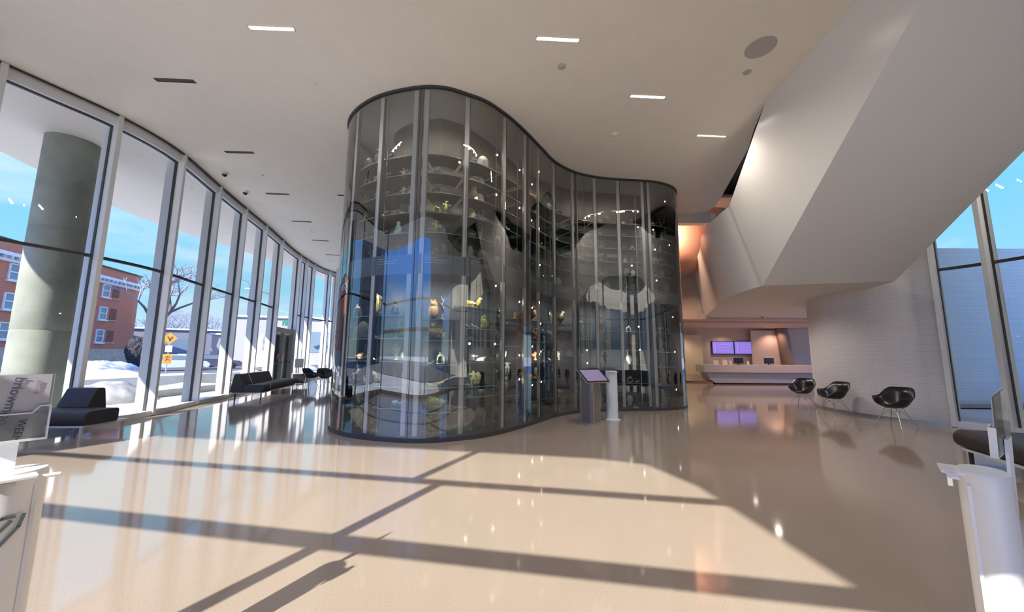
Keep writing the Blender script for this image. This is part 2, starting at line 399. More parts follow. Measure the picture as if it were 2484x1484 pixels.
# ---------------------------------------------------------------- entrance glazing behind the camera
def run(poly, idx, splits, inward):
    global_idx = idx; prev = 0
    for s in splits:
        bay(poly, prev, s, global_idx, inward=inward); prev = s; global_idx += 1
    bay(poly, prev, lengths(poly)[-1], global_idx, mull=False, inward=inward); return global_idx+1
BW1 = [(-9.35, 5.6), (-9.5, 3.6), (-9.1, 1.34)]
idx = run(BW1, idx, [2.0], 1)
BW2 = [(-9.1, 1.34), (-3.26, .24), (.08, -.37), (3.0, -.9)]
wfr = struct(MB().band(BW2, .12, 2.27).band(BW2, 2.39, 3.36).band(BW2, 3.44, HEAD).build('window_%d' % idx, G_WIN, normals=False)); idx += 1
MB().band(BW2, HEAD, CEIL, off=.1, thick=-.2).build('head_frame', M_ALU, wfr)
MB().band(BW2, 0, .12, off=.06, thick=-.12).build('sill', M_ALU, wfr)
MB().band(BW2, 3.355, 3.445, off=.03, thick=-.06).build('transom', M_ALU, wfr)
MB().band(BW2, 2.26, 2.40, off=.03, thick=-.06).build('transom', M_ALU, wfr)
def wy(x): return .24 - (x+3.26)*.61/3.34 if x > -3.26 else .24 - (x+3.26)*1.1/5.84
for x, z0, z1 in ((-2.91, 0, 3.4), (-3.26, 3.4, CEIL), (-9.1, 0, CEIL), (2.0, 0, CEIL)):
    MB().box((x, wy(x), (z0+z1)/2), (.10, .12, z1-z0), -.18).build('mullion', M_ALU, wfr)
LR = lengths(WALL_R)[-1]
pR = [on_z(*p) for p in ((2325, 1031),)]
sR = [k*2.0 for k in range(1, int(LR/2.0))]
sR = [s for s in sR if s < LR-2.6]
# bays closest to the brick wall
sR += [LR-1.9, LR-.85, LR-.06]
idx = run(WALL_R, idx, sR, 1)

# ---------------------------------------------------------------- roof overhang outside; its right-hand part is invented to block the sun
sof = [(-9.35, 5.6), (-9.5, 3.6), (-9.1, 1.34), (-3.26, .24), (.08, -.37), (3.0, -.9), (7, -.7), (11, 1), (13.5, 2), (13.5, -16), (-1.2, -16), (-1.75, -5.9), (-1.85, -3.9), (-2.15, -3.05), (-2.8, -2.78),
       (-5.5, -2.3), (-8.2, -1.9), (-10.2, -1.55), (-11.6, -.8), (-12.3, 1.5), (-12.6, 5), (-12.95, 8.7), (-13.4, 10.5), (-13.9, 12.5), (-14.0, 14.2), (-13.75, 15.9), (-13.5, 17.6), (-13.3, 19.5), (-13.1, 21.0), (-12.8, 23.0), (-12.9, 26)]
wl_rev = [(-11.3, 26)] + [tuple(p) for p in reversed(WALL_L)][:-1]
struct(MB().prism(sof + wl_rev, 6.5, 7.6).build('roof_overhang', M_SOFF))
struct(MB().prism([(-9, 5), (3, 0), (3.2, 25.3), (-11, 25.3)], CEIL+.3, 7.6).build('roof_slab', M_SOFF))

# ---------------------------------------------------------------- far walls and reception
struct(MB().band([(-11.35, 23.2), (-10.8, 24.2), (-9.0, 24.9), (4.9, 24.9)], 0, CEIL, thick=.2).build('wall_back', M_WALLW))
cc = at_d(816, 760, 24.6)
struct(MB().lathe((cc.x+.1, cc.y, 0), [(.24, 0), (.24, CEIL-.01)], 24).build('column_interior', mat('warm_column', (.62, .56, .48), .6), smooth=True))
struct(MB().band([(4.9, 24.9), (4.9, 21.2), (20, 21.2)], 0, 3.2, thick=.2).build('wall_reception', M_WARM))
struct(MB().band(BRICK, 0, 5.4).band([BRICK[-1], (10.6, 12.6), (13.5, 13.0), (20, 13.0)], 0, 5.4).build('wall_right', M_WBRICK))
MB().band(BRICK, 0, .07, off=.012, thick=.015)
struct(MB().band(BRICK, 0, .06, off=.03, thick=-.03).build('baseboard_right', M_STEEL))
# low ceiling under the landing and over the reception
def low_ceiling_pts():
    return [(6.16, 8.93), (6.18, 9.52), (6.33, 10.41), (6.65, 11.6), (7.15, 12.74), (7.8, 14.4), (8.61, 16.39)]
LAND = smooth_curve(low_ceiling_pts(), 5)
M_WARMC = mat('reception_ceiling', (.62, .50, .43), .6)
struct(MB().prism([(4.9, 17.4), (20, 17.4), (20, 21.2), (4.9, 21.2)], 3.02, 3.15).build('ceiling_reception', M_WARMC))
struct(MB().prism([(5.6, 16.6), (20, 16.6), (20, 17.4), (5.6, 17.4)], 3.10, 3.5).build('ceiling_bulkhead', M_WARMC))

# ---------------------------------------------------------------- staircase
STEP = V((-.19150, -.85821, .47625)); E1 = V((6.16, 8.93, 3.2)); E2 = V((8.74, 8.28, 3.2)); TP = V((5.12, 6.92, 6.58))
stair = thing('staircase', 'smooth white enclosed staircase rising overhead from a curved landing', 'staircase', (6.2, 8.9, 0))
def slv(p): return (p[0]-6.2, p[1]-8.9, p[2])
SL = 14.6
E1b = E1 + STEP*SL; E2b = E2 + STEP*SL
b = MB(); b.poly([slv(E1), slv(E2), slv(E2b), slv(E1b)])
up = V((0, 0, .25)); b.poly([slv(E1+up), slv(E1b+up), slv(E2b+up), slv(E2+up)])
b.poly([slv(E2), slv(E2+up), slv(E2b+up), slv(E2b)])
b.build('stair_underside', M_WHITE, stair)
# landing parapet top line: from the ceiling down to the landing
dz = (TP.z - 5.36)/STEP.z
TL = TP - STEP*dz               # where the sloping rail meets the level rail
TU = TP + STEP*9
b = MB()
leanout = V((TP.x, TP.y, TP.z))
topc = [TL]
for k, p in enumerate(LAND[1:]):
    t_ = k/(len(LAND)-2)
    q = offset(LAND, .0)[k+1]
    a0 = V(LAND[max(k, 0)]); a1 = V(LAND[min(k+2, len(LAND)-1)]); tt = (a1-a0).normalized()
    o_ = .50 - .18*t_
    topc.append(V((p[0]-tt.y*o_, p[1]+tt.x*o_+.22*(1-t_), 5.36)))
side = [slv(E1b), slv(TU), slv(TL), slv(E1)]
b.poly(side); b.build('side_parapet', M_WHITE, stair)
b = MB(); n = len(LAND); i = 0
for k in range(n): b.v += [V(slv((LAND[k][0], LAND[k][1], 3.2))), V(slv(topc[k]))]
for k in range(n-1): b.f.append((2*k, 2*k+2, 2*k+3, 2*k+1))
for k in range(n):
    nb_ = (offset(LAND, -1)[k][0]-LAND[k][0], offset(LAND, -1)[k][1]-LAND[k][1])
    b.v += [V(slv(topc[k])) + V((nb_[0]*.12, nb_[1]*.12, 0)), V(slv((LAND[k][0]+nb_[0]*.12, LAND[k][1]+nb_[1]*.12, 3.46)))]
for k in range(1, n-1):
    b.f.append((2*k+1, 2*k+3, 2*n+2*k+2, 2*n+2*k)); b.f.append((2*n+2*k, 2*n+2*k+2, 2*n+2*k+3, 2*n+2*k+1))
b.build('landing_parapet', M_WHITE, stair, smooth=True)
b = MB(); b.prism([(p[0]-6.2, p[1]-8.9) for p in [tuple(q) for q in LAND] + [(9.2, 16.6), (14, 16.6), (14, 12.9), (10.6, 12.4)] + [tuple(q) for q in reversed(BRICK)][:-9] + [(E2.x, E2.y)]], 3.2, 3.45)
b.build('landing_soffit', M_WALLW, stair)
MB().tube([slv(on_y(1727, 575, 13.0)), slv(on_y(1729, 520, 13.0))], .09, 12).build('newel_post', M_WHITE, stair)

# upper hall seen past the landing
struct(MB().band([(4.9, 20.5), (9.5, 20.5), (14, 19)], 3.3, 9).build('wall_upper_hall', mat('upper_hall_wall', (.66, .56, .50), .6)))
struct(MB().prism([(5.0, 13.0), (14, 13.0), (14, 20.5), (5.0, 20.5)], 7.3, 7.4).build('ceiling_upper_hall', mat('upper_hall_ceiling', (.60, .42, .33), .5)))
struct(MB().prism([(5.0, 12.95), (7.2, 12.95), (7.2, 13.25), (5.0, 13.25)], 6.28, 7.9).build('trim_1', M_WALLW))
struct(MB().prism([(5.0, 14.2), (9, 14.2), (9, 14.4), (5.0, 14.4)], 6.35, 7.9).build('trim_2', M_WARMC))
drum = MB().lathe((0, 0, 0), [(.05, 0), (.8, .06), (1.35, .28), (1.65, .7), (1.7, 1.4), (1.7, 2.4)], 40)
dp = on_y(1668, 660, 15.6)
tag(drum.build('hanging_drum', mat('copper_drum', (.48, .27, .20), .5), smooth=True), 'round copper coloured drum hanging in the upper hall beyond the landing', 'drum').location = (dp.x+.0, 15.6, dp.z)
wv = []
for k in range(13):
    a = k/12; wv.append((7.2 + a*2.2, 16.9 + .35*sin(a*pi*2.2)))
struct(MB().band(wv, 3.12, 5.2, thick=.15).build('wall_bulkhead', mat('glossy_cream_wall', (.60, .55, .50), .16, spec=.7), smooth=True))

# ================================================================ THE GLASS VAULT
FRONT = [(-3.55, 9.2), (-3.78, 8.3), (-3.68, 7.68), (-3.36, 7.22), (-2.88, 6.85), (-2.38, 6.62), (-1.73, 6.47), (-1.28, 6.50), (-.89, 6.67), (-.53, 6.88), (-.15, 7.28), (.12, 7.64), (.36, 8.0), (.71, 8.57), (1.13, 9.22),
         (1.72, 9.75), (2.37, 10.03), (3.07, 10.17), (3.87, 10.25), (4.44, 10.40), (4.92, 10.72), (5.20, 11.2), (5.28, 11.9), (5.1, 12.9)]
FRONT = smooth_curve(FRONT, 6)
BACK = smooth_curve([(5.1, 12.9), (4.4, 14.6), (3.0, 15.9), (1.0, 16.2), (-1.0, 15.6), (-2.4, 14.0), (-3.1, 11.8), (-3.55, 9.2)], 5)
LF = lengths(FRONT)
vault = thing('glass_display_vault', 'tall curving glass vault filled with shelves of stone carvings', 'display case', (0, 9.5, 0))
def vb(mb, name, m, parent=vault, **k):
    for p in mb.v: p.y -= 9.5
    return mb.build(name, m, parent, **k)
Z0 = .13; SL0, SL1 = 2.93, 3.29
M_MUL = mat('satin_aluminium', (.82, .82, .78), .45)
vb(MB().band(FRONT, .0, .07, off=.02, thick=-.03), 'base_rail', M_DGRAY)
vb(MB().band(FRONT, CEIL-.045, CEIL-.005, off=-.03, thick=.06), 'head_rail', M_DGRAY)
IN = offset(FRONT, -.0)
# joints: (pixel at the ceiling, style)
JOINTS = [((863, 292), 's'), ((925, 240), 's'), ((1022, 214), 'd'), ((1137, 236), 's'), ((1229, 277), 's'), ((1280, 322), 'e'), ((1310, 360), 't'), ((1347, 393), 's'), ((1395, 414), 'e2'), ((1443, 430), 's'), ((1499, 433), 's'), ((1565, 433), 'd2'), ((1640, 462), 'k')]
JS = [hit(FRONT, *p)[1] for p, _ in JOINTS]
def frame_at(s, inn=0.0):
    p, t = along(FRONT, s, LF); n_ = V((t.y, -t.x))       # n_ points to the lobby
    return p - n_*inn, t, n_, math.atan2(t.y, t.x)
prev = 0
for k, s in enumerate(JS + [LF[-1]]):
    vb(MB().band(sub(FRONT, prev+.006, s-.006), .07, CEIL-.05), 'glass_panel', G_VAULT, normals=False, smooth=True); prev = s
vb(MB().band(BACK, 0, CEIL, thick=.1), 'rear_wall', M_DARK)
def post(s, w, d, m, inn=.07, name='mullion', z0=.07, z1=CEIL-.05):
    p, t, n_, a = frame_at(s, inn)
    vb(MB().box((p.x, p.y, (z0+z1)/2), (w, d, z1-z0), a), name, m)
for s, (_, st) in zip(JS, JOINTS):
    if st == 's': post(s, .085, .05, M_MUL); post(s+.055, .02, .05, M_DGRAY, name='gasket')
    elif st == 't': post(s, .04, .05, M_MUL)
    elif st == 'd': post(s-.11, .085, .05, M_MUL); post(s, .085, .04, M_DGRAY, .03, 'gasket'); post(s+.11, .085, .05, M_MUL)
    elif st == 'd2': post(s-.09, .075, .05, M_MUL); post(s, .085, .04, M_DGRAY, .03, 'gasket'); post(s+.09, .075, .05, M_MUL)
    elif st == 'e': post(s-.04, .08, .05, M_MUL); post(s+.045, .05, .05, M_DGRAY, .03, 'gasket')
    elif st == 'e2': post(s-.07, .08, .05, M_MUL); post(s+.03, .06, .04, M_DGRAY, .03, 'gasket'); post(s+.09, .035, .05, M_MUL)
    elif st == 'k': post(s, .06, .05, M_DGRAY)
# floor of the vault, its mid slab and the dark inner core
def strip(s0, s1, in0, in1, z0, z1):
    seg = sub(FRONT, s0, s1); A = offset(seg, in0); B_ = offset(seg, in1)
    # inward = left of the run (the run goes from the street side round the front)
    return MB().prism([*A, *reversed(B_)], z0, z1)
LT = LF[-1]
vb(strip(.05, LT-.05, .03, 1.1, .0, .10), 'plinth', mat('plinth_dark', (.10, .10, .11), .5))
vb(MB().band(FRONT, SL0, SL1, off=.045, thick=.03), 'slab_band', M_BAND, smooth=True)
vb(strip(.05, LT-.05, .09, 1.0, SL0+.04, SL1-.01), 'mid_slab', mat('slab_dark', (.09, .10, .11), .6))
CORE = offset(sub(FRONT, .5, LT-.3), .98)
M_CORE = mat('core_panel', (.030, .040, .060), .55); M_CORE2 = mat('core_panel_upper', (.055, .052, .05), .6)
vb(MB().band(CORE, .0, SL0), 'core_wall', M_CORE)
vb(MB().band(CORE, SL0, CEIL-.01), 'core_wall', M_CORE2)
# pale lit openings in the core where one looks through to daylight beyond
M_LIT = mat('pale_inner_wall', (.62, .66, .64), .5)
def core_patch(px, y0, y1, w, z0, z1, m=M_LIT, name='inner_panel', inn=.94):
    _, s = hit(FRONT, px, 700); seg = offset(sub(FRONT, s-w/2, s+w/2), inn)
    return vb(MB().band(seg, z0, z1, thick=.02), name, m)

for s in (2.0, 2.9, 3.7, 4.5, 5.3, 6.3, 7.6, 8.6, 9.6, 10.4):
    p, t, n_, a = frame_at(s, .16)
    for z, pw in ((2.75, 13), (6.1, 10), (4.6, 9), (1.5, 10)):
        l = bpy.data.lights.new('shelf_spot', 'SPOT'); l.energy = pw; l.color = (1, .88, .72); l.spot_size = R(120); l.spot_blend = .8; l.shadow_soft_size = .02
        o = bpy.data.objects.new('shelf_spot', l); COL.objects.link(o); o.location = (p.x, p.y, z)
        o.rotation_euler = V((-n_.x, -n_.y, -.75)).to_track_quat('-Z', 'Y').to_euler()
# shelves: heights differ from section to section
SEC = [(0.9, JS[2], [.53, .91, 1.36, 1.77, 2.20]), (JS[2], JS[3], [.47, .90, 1.30, 1.74, 2.12]), (JS[3], JS[4], [.71, .90, 1.35, 1.76, 1.97, 2.37]), (JS[4], JS[5], [.66, 1.10, 1.42, 1.66, 2.12]),
       (JS[5], JS[8], [.45, .88, 1.33, 1.80, 2.27]), (JS[8], JS[9], [.52, .95, 1.45, 1.9, 2.35]), (JS[9], JS[11], [.72, 1.23, 1.62, 2.14]), (JS[11], JS[12], [.66, 1.16, 1.58, 2.12])]
UP = [3.74, 4.13, 4.52, 4.90, 5.28]
M_NUM = mat('white_lettering', (.75, .77, .76), .6)
for i, (a, b_, lv) in enumerate(SEC):
    for z in lv + UP:
        sh = vb(strip(a+.03, b_-.03, .16, .74, z-.012, z), 'shelf', G_SHELF, normals=True)
        MB_ = MB().band(offset(sub(FRONT, a+.03, b_-.03), .155), z-.013, z+.001); vb(MB_, 'shelf_edge', G_EDGE, sh)
def bay_of(i): return (JS[i-1] if i else .9), JS[i]
def facing(s, inn, z):
    p, t, n_, a = frame_at(s, inn)
    return Matrix(((t.x, 0, n_.x, p.x), (t.y, 0, n_.y, p.y-9.5), (0, 1, 0, z), (0, 0, 0, 1)))
NUMS = {2: '167', 3: '177', 4: '183', 6: '202', 8: '214', 9: '222', 10: '236', 11: '241', 12: '248'}
for i, pre in NUMS.items():
    a, b_ = bay_of(i)
    lv = next(l for (q, w, l) in SEC if q-1e-3 <= (a+b_)/2 <= w+1e-3)
    off_ = .20 if JOINTS[i-1][1] in ('d', 'd2') else .12
    for k, z in enumerate(reversed([.12] + lv + [SL1] + UP)):
        text_mesh('shelf_number', pre + str(9-k if k < 10 else 0), .062 if i < 5 else .06, M_NUM, facing(a+off_, .10, z+.012), vault)
    M_ = MB()
    for r_, w_ in enumerate((.20, .42, .36)):
        p0 = frame_at(a+off_+w_/2, .035); M_.box((p0[0].x, p0[0].y, SL1-.07-.045*r_), (w_, .004, .012), p0[3])
    vb(M_, 'caption_lines', M_NUM)
# round spot lamps on thin upright rods close behind the glass
M_BULB = mat('spot_lens', (1, 1, 1), .3, emit=(1, .90, .76), es=9)
sp_px = [(846, 451), (918, 386), (905, 506), (841, 538), (1120, 395), (1217, 379), (1215, 475), (1272, 416), (1272, 507), (1302, 450), (1301, 537), (1321, 644), (1272, 733), (1303, 747), (1323, 785), (1303, 840), (1324, 852), (1272, 861), (1272, 919), (1303, 933), (1325, 925), (1212, 834), (1145, 833), (1214, 694),
         (1552, 551), (1622, 489), (1596, 605), (1633, 595), (1537, 644), (1591, 557), (1587, 671), (1600, 680), (1642, 769), (1647, 853), (1651, 944), (1590, 766), (1593, 847), (1596, 911), (1554, 792), (1557, 848), (1430, 849), (1431, 880)]
lampM = MB().lathe((0, 0, 0), [(.018, -.03), (.026, -.028), (.026, .012), (.020, .016)], 16)
spot0 = lampM.build('spot_lamp', M_MUL)
lensM = MB().lathe((0, 0, .0165), [(.001, 0), (.019, 0), (.019, .001)], 16).build('lens', M_BULB, spot0)
first = True; lamps = []
for j, (px, py) in enumerate(sp_px):
    (hx, hy), s = hit(FRONT, px, py); p, t, n_, a = frame_at(s, .14)
    d = math.hypot(hx, hy) + .14; q = ray(px, py); z = EYE + q.z*d/math.hypot(q.x, q.y)
    bi = next((k for k, s_ in enumerate(JS) if s < s_), 12)
    M = (Matrix.Translation((p.x, p.y, z)) @ V((n_.x, n_.y, -.25)).to_track_quat('Z', 'Y').to_matrix().to_4x4())
    o = spot0 if first else dup(spot0); first = False
    o.matrix_world = M
    lamps.append((bi, -z, o))
for px in (905, 1217, 1272, 1303, 1325, 1430, 1555, 1595):
    _, s = hit(FRONT, px, 700); p, t, n_, a = frame_at(s, .19)
    vb(MB().tube([(p.x, p.y, .1), (p.x, p.y, CEIL-.06)], .008, 6), 'support_rod', M_STEEL)
BAYW = ['edge bay at the street side', 'second bay from street', 'third bay from street', 'fourth bay from street', 'fifth bay from street', 'sixth bay from street', 'seventh bay from street', 'eighth bay from street', 'ninth bay from street', 'tenth bay from street', 'eleventh bay from street', 'twelfth bay from street', 'last bay from street']
lamps.sort(key=lambda q: q[:2]); cnt = {}
for bi, _, o in lamps:
    k = cnt[bi] = cnt.get(bi, 0)+1
    tag(o, 'round white spot lamp, %s highest in the %s' % (['very', 'second', 'third', 'fourth', 'fifth', 'sixth', 'seventh', 'eighth', 'ninth', 'tenth', 'eleventh', 'twelfth', 'thirteenth', 'fourteenth'][k-1], BAYW[bi]), 'spot lamp', 'spot lamps inside the glass vault')
# ---------------------------------------------------------------- carvings
def blob(parts, name, vox=.011):
    b = bmesh.new()
    for p in parts:
        c, r_ = p[0], p[1]; rot = p[2] if len(p) > 2 else (0, 0, 0)
        from mathutils import Euler
        M = Matrix.Translation(c) @ Euler([R(a) for a in rot]).to_matrix().to_4x4() @ Matrix.Diagonal((*r_, 1))
        if len(p) > 3: bmesh.ops.create_cube(b, size=2, matrix=M)
        else: bmesh.ops.create_icosphere(b, subdivisions=2, radius=1, matrix=M)
    me = bpy.data.meshes.new(name); b.to_mesh(me); b.free()
    o = bpy.data.objects.new(name, me); COL.objects.link(o)
    md = o.modifiers.new('r', 'REMESH'); md.mode = 'VOXEL'; md.voxel_size = vox; md.use_smooth_shade = True
    sm = o.modifiers.new('s', 'SMOOTH'); sm.iterations = 3; sm.factor = .6
    bpy.context.view_layer.update()
    m2 = bpy.data.meshes.new_from_object(o.evaluated_get(bpy.context.evaluated_depsgraph_get()))
    bpy.data.objects.remove(o)
    zs = min(v.co.z for v in m2.vertices)
    for v in m2.vertices: v.co.z -= zs
    for p in m2.polygons: p.use_smooth = True
    m2.name = name; m2.materials.append(None); return m2
S = {}
S['walking bear'] = blob([((0, 0, .13), (.13, .055, .06)), ((.13, 0, .15), (.055, .04, .042)), ((.18, 0, .135), (.035, .024, .022)), ((-.08, .03, .05), (.028, .024, .06)), ((-.08, -.03, .05), (.028, .024, .06)), ((.08, .03, .05), (.026, .022, .06)), ((.08, -.03, .05), (.026, .022, .06)), ((.12, .03, .185), (.012, .01, .014)), ((.12, -.03, .185), (.012, .01, .014))], 'bear_carving')
S['basking seal'] = blob([((0, 0, .06), (.15, .06, .055), (0, -12, 0)), ((.13, 0, .12), (.045, .038, .042)), ((-.16, .03, .03), (.05, .02, .012), (0, 0, 30)), ((-.16, -.03, .03), (.05, .02, .012), (0, 0, -30)), ((.05, .07, .02), (.05, .02, .012), (0, 0, 40)), ((.05, -.07, .02), (.05, .02, .012), (0, 0, -40))], 'seal_carving')
S['perched bird'] = blob([((0, 0, .12), (.055, .05, .085), (0, 20, 0)), ((.04, 0, .21), (.034, .03, .034)), ((.08, 0, .205), (.028, .009, .009)), ((-.06, 0, .06), (.05, .03, .014), (0, 35, 0)), ((0, 0, .015), (.05, .045, .02)), ((.01, .05, .13), (.03, .012, .065)), ((.01, -.05, .13), (.03, .012, .065))], 'bird_carving')
S['upright owl'] = blob([((0, 0, .11), (.065, .055, .11)), ((0, 0, .22), (.055, .05, .045)), ((.03, -.03, .265), (.012, .012, .02)), ((.03, .03, .265), (.012, .012, .02)), ((.05, 0, .215), (.014, .009, .016)), ((0, .055, .12), (.03, .015, .08)), ((0, -.055, .12), (.03, .015, .08))], 'owl_carving')
S['standing hunter'] = blob([((0, 0, .17), (.045, .055, .085)), ((0, 0, .285), (.038, .036, .042)), ((.0, .03, .06), (.026, .024, .075)), ((0, -.03, .06), (.026, .024, .075)), ((.03, .07, .2), (.022, .022, .06), (20, -30, 0)), ((.04, -.07, .22), (.02, .02, .06), (-40, -30, 0)), ((0, 0, .012), (.07, .07, .014)), ((.06, -.11, .2), (.008, .008, .17))], 'hunter_carving', .009)
S['kneeling mother and child'] = blob([((0, 0, .07), (.09, .085, .06)), ((-.01, 0, .16), (.06, .06, .075)), ((.0, 0, .26), (.04, .038, .045)), ((-.07, 0, .20), (.04, .035, .05)), ((-.07, 0, .26), (.026, .024, .028)), ((.06, .04, .12), (.035, .02, .05), (0, 40, 0)), ((.06, -.04, .12), (.035, .02, .05), (0, 40, 0))], 'mother_carving')
S['carved face block'] = blob([((0, 0, .11), (.05, .075, .105), (0, 0, 0)), ((.048, 0, .12), (.018, .014, .035)), ((.035, .035, .145), (.014, .02, .011)), ((.035, -.035, .145), (.014, .02, .011)), ((.04, 0, .065), (.014, .03, .011)), ((-.02, 0, .02), (.06, .08, .03))], 'face_carving')
S['diving whale'] = blob([((0, 0, .10), (.15, .05, .045), (0, 18, 0)), ((-.14, 0, .17), (.035, .025, .03)), ((-.19, .03, .21), (.04, .02, .01), (0, 30, 30)), ((-.19, -.03, .21), (.04, .02, .01), (0, 30, -30)), ((.03, .05, .05), (.04, .015, .01), (0, 0, 50)), ((.03, -.05, .05), (.04, .015, .01), (0, 0, -50)), ((.02, 0, .03), (.06, .045, .03))], 'whale_carving')
S['horned muskox'] = blob([((0, 0, .11), (.14, .065, .08)), ((.12, 0, .10), (.05, .04, .05)), ((0, 0, .05), (.12, .06, .05)), ((.13, .055, .11), (.02, .03, .012), (0, 0, 30)), ((.13, -.055, .11), (.02, .03, .012), (0, 0, -30)), ((.165, .06, .13), (.02, .01, .01)), ((.165, -.06, .13), (.02, .01, .01)), ((-.06, 0, .17), (.06, .04, .03))], 'muskox_carving')
S['pierced arch'] = blob([((-.08, 0, .09), (.03, .035, .09), (0, 8, 0)), ((.08, 0, .09), (.03, .035, .09), (0, -8, 0)), ((0, 0, .19), (.085, .035, .032)), ((-.06, 0, .17), (.03, .033, .03)), ((.06, 0, .17), (.03, .033, .03)), ((0, 0, .012), (.12, .06, .014)), ((.02, 0, .235), (.03, .025, .03))], 'arch_carving')
S['curved tusk'] = blob([((-.15+.03*k, 0, .03+.0016*k*k*1.1), (.024, .020-.0012*k, .020-.0012*k)) for k in range(12)] + [((0, 0, .012), (.13, .03, .013))], 'tusk_carving', .008)
S['stacked stone figure'] = blob([((0, .035, .045), (.024, .022, .05), (0, 0, 0), 1), ((0, -.035, .045), (.024, .022, .05), (0, 0, 0), 1), ((0, 0, .11), (.03, .075, .018), (0, 0, 0), 1), ((0, 0, .155), (.026, .035, .03), (0, 0, 0), 1), ((0, 0, .20), (.028, .10, .016), (0, 0, 0), 1), ((0, 0, .24), (.022, .026, .026), (0, 0, 0), 1)], 'stacked_stone_carving')
S['dancing bear'] = blob([((0, 0, .19), (.055, .06, .10), (0, 10, 0)), ((.03, 0, .31), (.04, .036, .038)), ((.07, 0, .31), (.028, .018, .018)), ((0, .02, .07), (.026, .026, .085)), ((-.05, -.03, .12), (.055, .026, .028), (0, 30, 0)), ((.04, .08, .26), (.024, .045, .022), (30, 0, 0)), ((.04, -.08, .24), (.024, .045, .022), (30, 0, 0)), ((0, 0, .012), (.07, .055, .014))], 'dancing_bear_carving')
S['whalebone disc mask'] = blob([((0, 0, .14), (.022, .085, .11)), ((0, 0, .012), (.05, .05, .014)), ((0, 0, .03), (.02, .03, .03)), ((.018, 0, .14), (.014, .014, .035)), ((.015, .04, .17), (.012, .018, .012)), ((.015, -.04, .17), (.012, .018, .012))], 'mask_carving')
S['branching antler'] = blob([((0, 0, .012), (.07, .045, .014)), ((-.02, 0, .09), (.018, .018, .09), (0, -15, 0)), ((.02, .01, .15), (.014, .014, .09), (10, 40, 0)), ((-.05, -.01, .22), (.013, .013, .08), (-10, -25, 0)), ((.04, .02, .24), (.011, .011, .07), (15, 15, 0)), ((-.08, -.01, .17), (.011, .011, .06), (0, -70, 0))], 'antler_carving', .008)
def stone(name, col, rough=.35, na=.3, ns=14): return mat(name, col, rough, noise_amt=na, noise_scale=ns, bump=.12, bump_scale=40)
STN = {'green': stone('green_serpentine', (.20, .20, .075)), 'dark green': stone('dark_serpentine', (.055, .075, .05)), 'grey': stone('grey_steatite', (.19, .185, .17), .6), 'black': stone('black_basalt', (.025, .025, .027)),
       'cream': stone('cream_whalebone', (.50, .45, .36), .7, .12), 'white': stone('white_marble', (.66, .66, .64), .4, .06), 'brown': stone('brown_soapstone', (.16, .10, .065)), 'orange': stone('orange_alabaster', (.55, .17, .08), .35, .15),
       'tan': stone('tan_sandstone', (.38, .27, .17), .7, .15), 'yellow-green': stone('yellow_green_serpentine', (.33, .31, .10), .3, .3)}
pal = {1: ['green', 'grey', 'brown', 'yellow-green'], 2: ['grey', 'green', 'white', 'cream', 'dark green'], 3: ['yellow-green', 'grey', 'dark green', 'tan', 'green'], 4: ['yellow-green', 'grey', 'black', 'white', 'tan', 'green'], 5: ['brown', 'tan', 'green', 'black', 'grey'],
       6: ['orange', 'tan', 'brown'], 7: ['orange', 'tan', 'orange', 'brown'], 8: ['white', 'grey', 'black', 'dark green'], 9: ['grey', 'brown', 'black', 'cream'], 10: ['tan', 'grey', 'brown', 'dark green'], 11: ['tan', 'white', 'green', 'dark green', 'grey'], 12: ['yellow-green', 'brown', 'green', 'tan', 'grey']}
ORD = ['bottom', 'second', 'third', 'fourth', 'fifth', 'sixth', 'seventh']
BAYN = {1: 'second glass bay from the street windows', 2: 'bay on the street side of the widest dark joint', 3: 'bay on the lobby side of the widest dark joint', 4: 'fifth bay from the street windows', 5: 'bay where the glass starts curving inward', 6: 'narrow bay of orange carvings', 7: 'wide bay of orange carvings',
        8: 'bay with pale reflections behind the touchscreen kiosk', 9: 'bay directly behind the touchscreen kiosk', 10: 'bay behind the white dispenser post', 11: 'bay beside the second dark joint', 12: 'last bay toward the reception desk'}
BAYN = {1: 'second bay from street', 2: 'third bay from street', 3: 'fourth bay from street', 4: 'fifth bay from street', 5: 'sixth bay from street', 6: 'seventh bay from street', 7: 'eighth bay from street', 8: 'ninth bay from street', 9: 'tenth bay from street', 10: 'eleventh bay from street', 11: 'twelfth bay from street', 12: 'last bay from street'}
kinds = list(S)
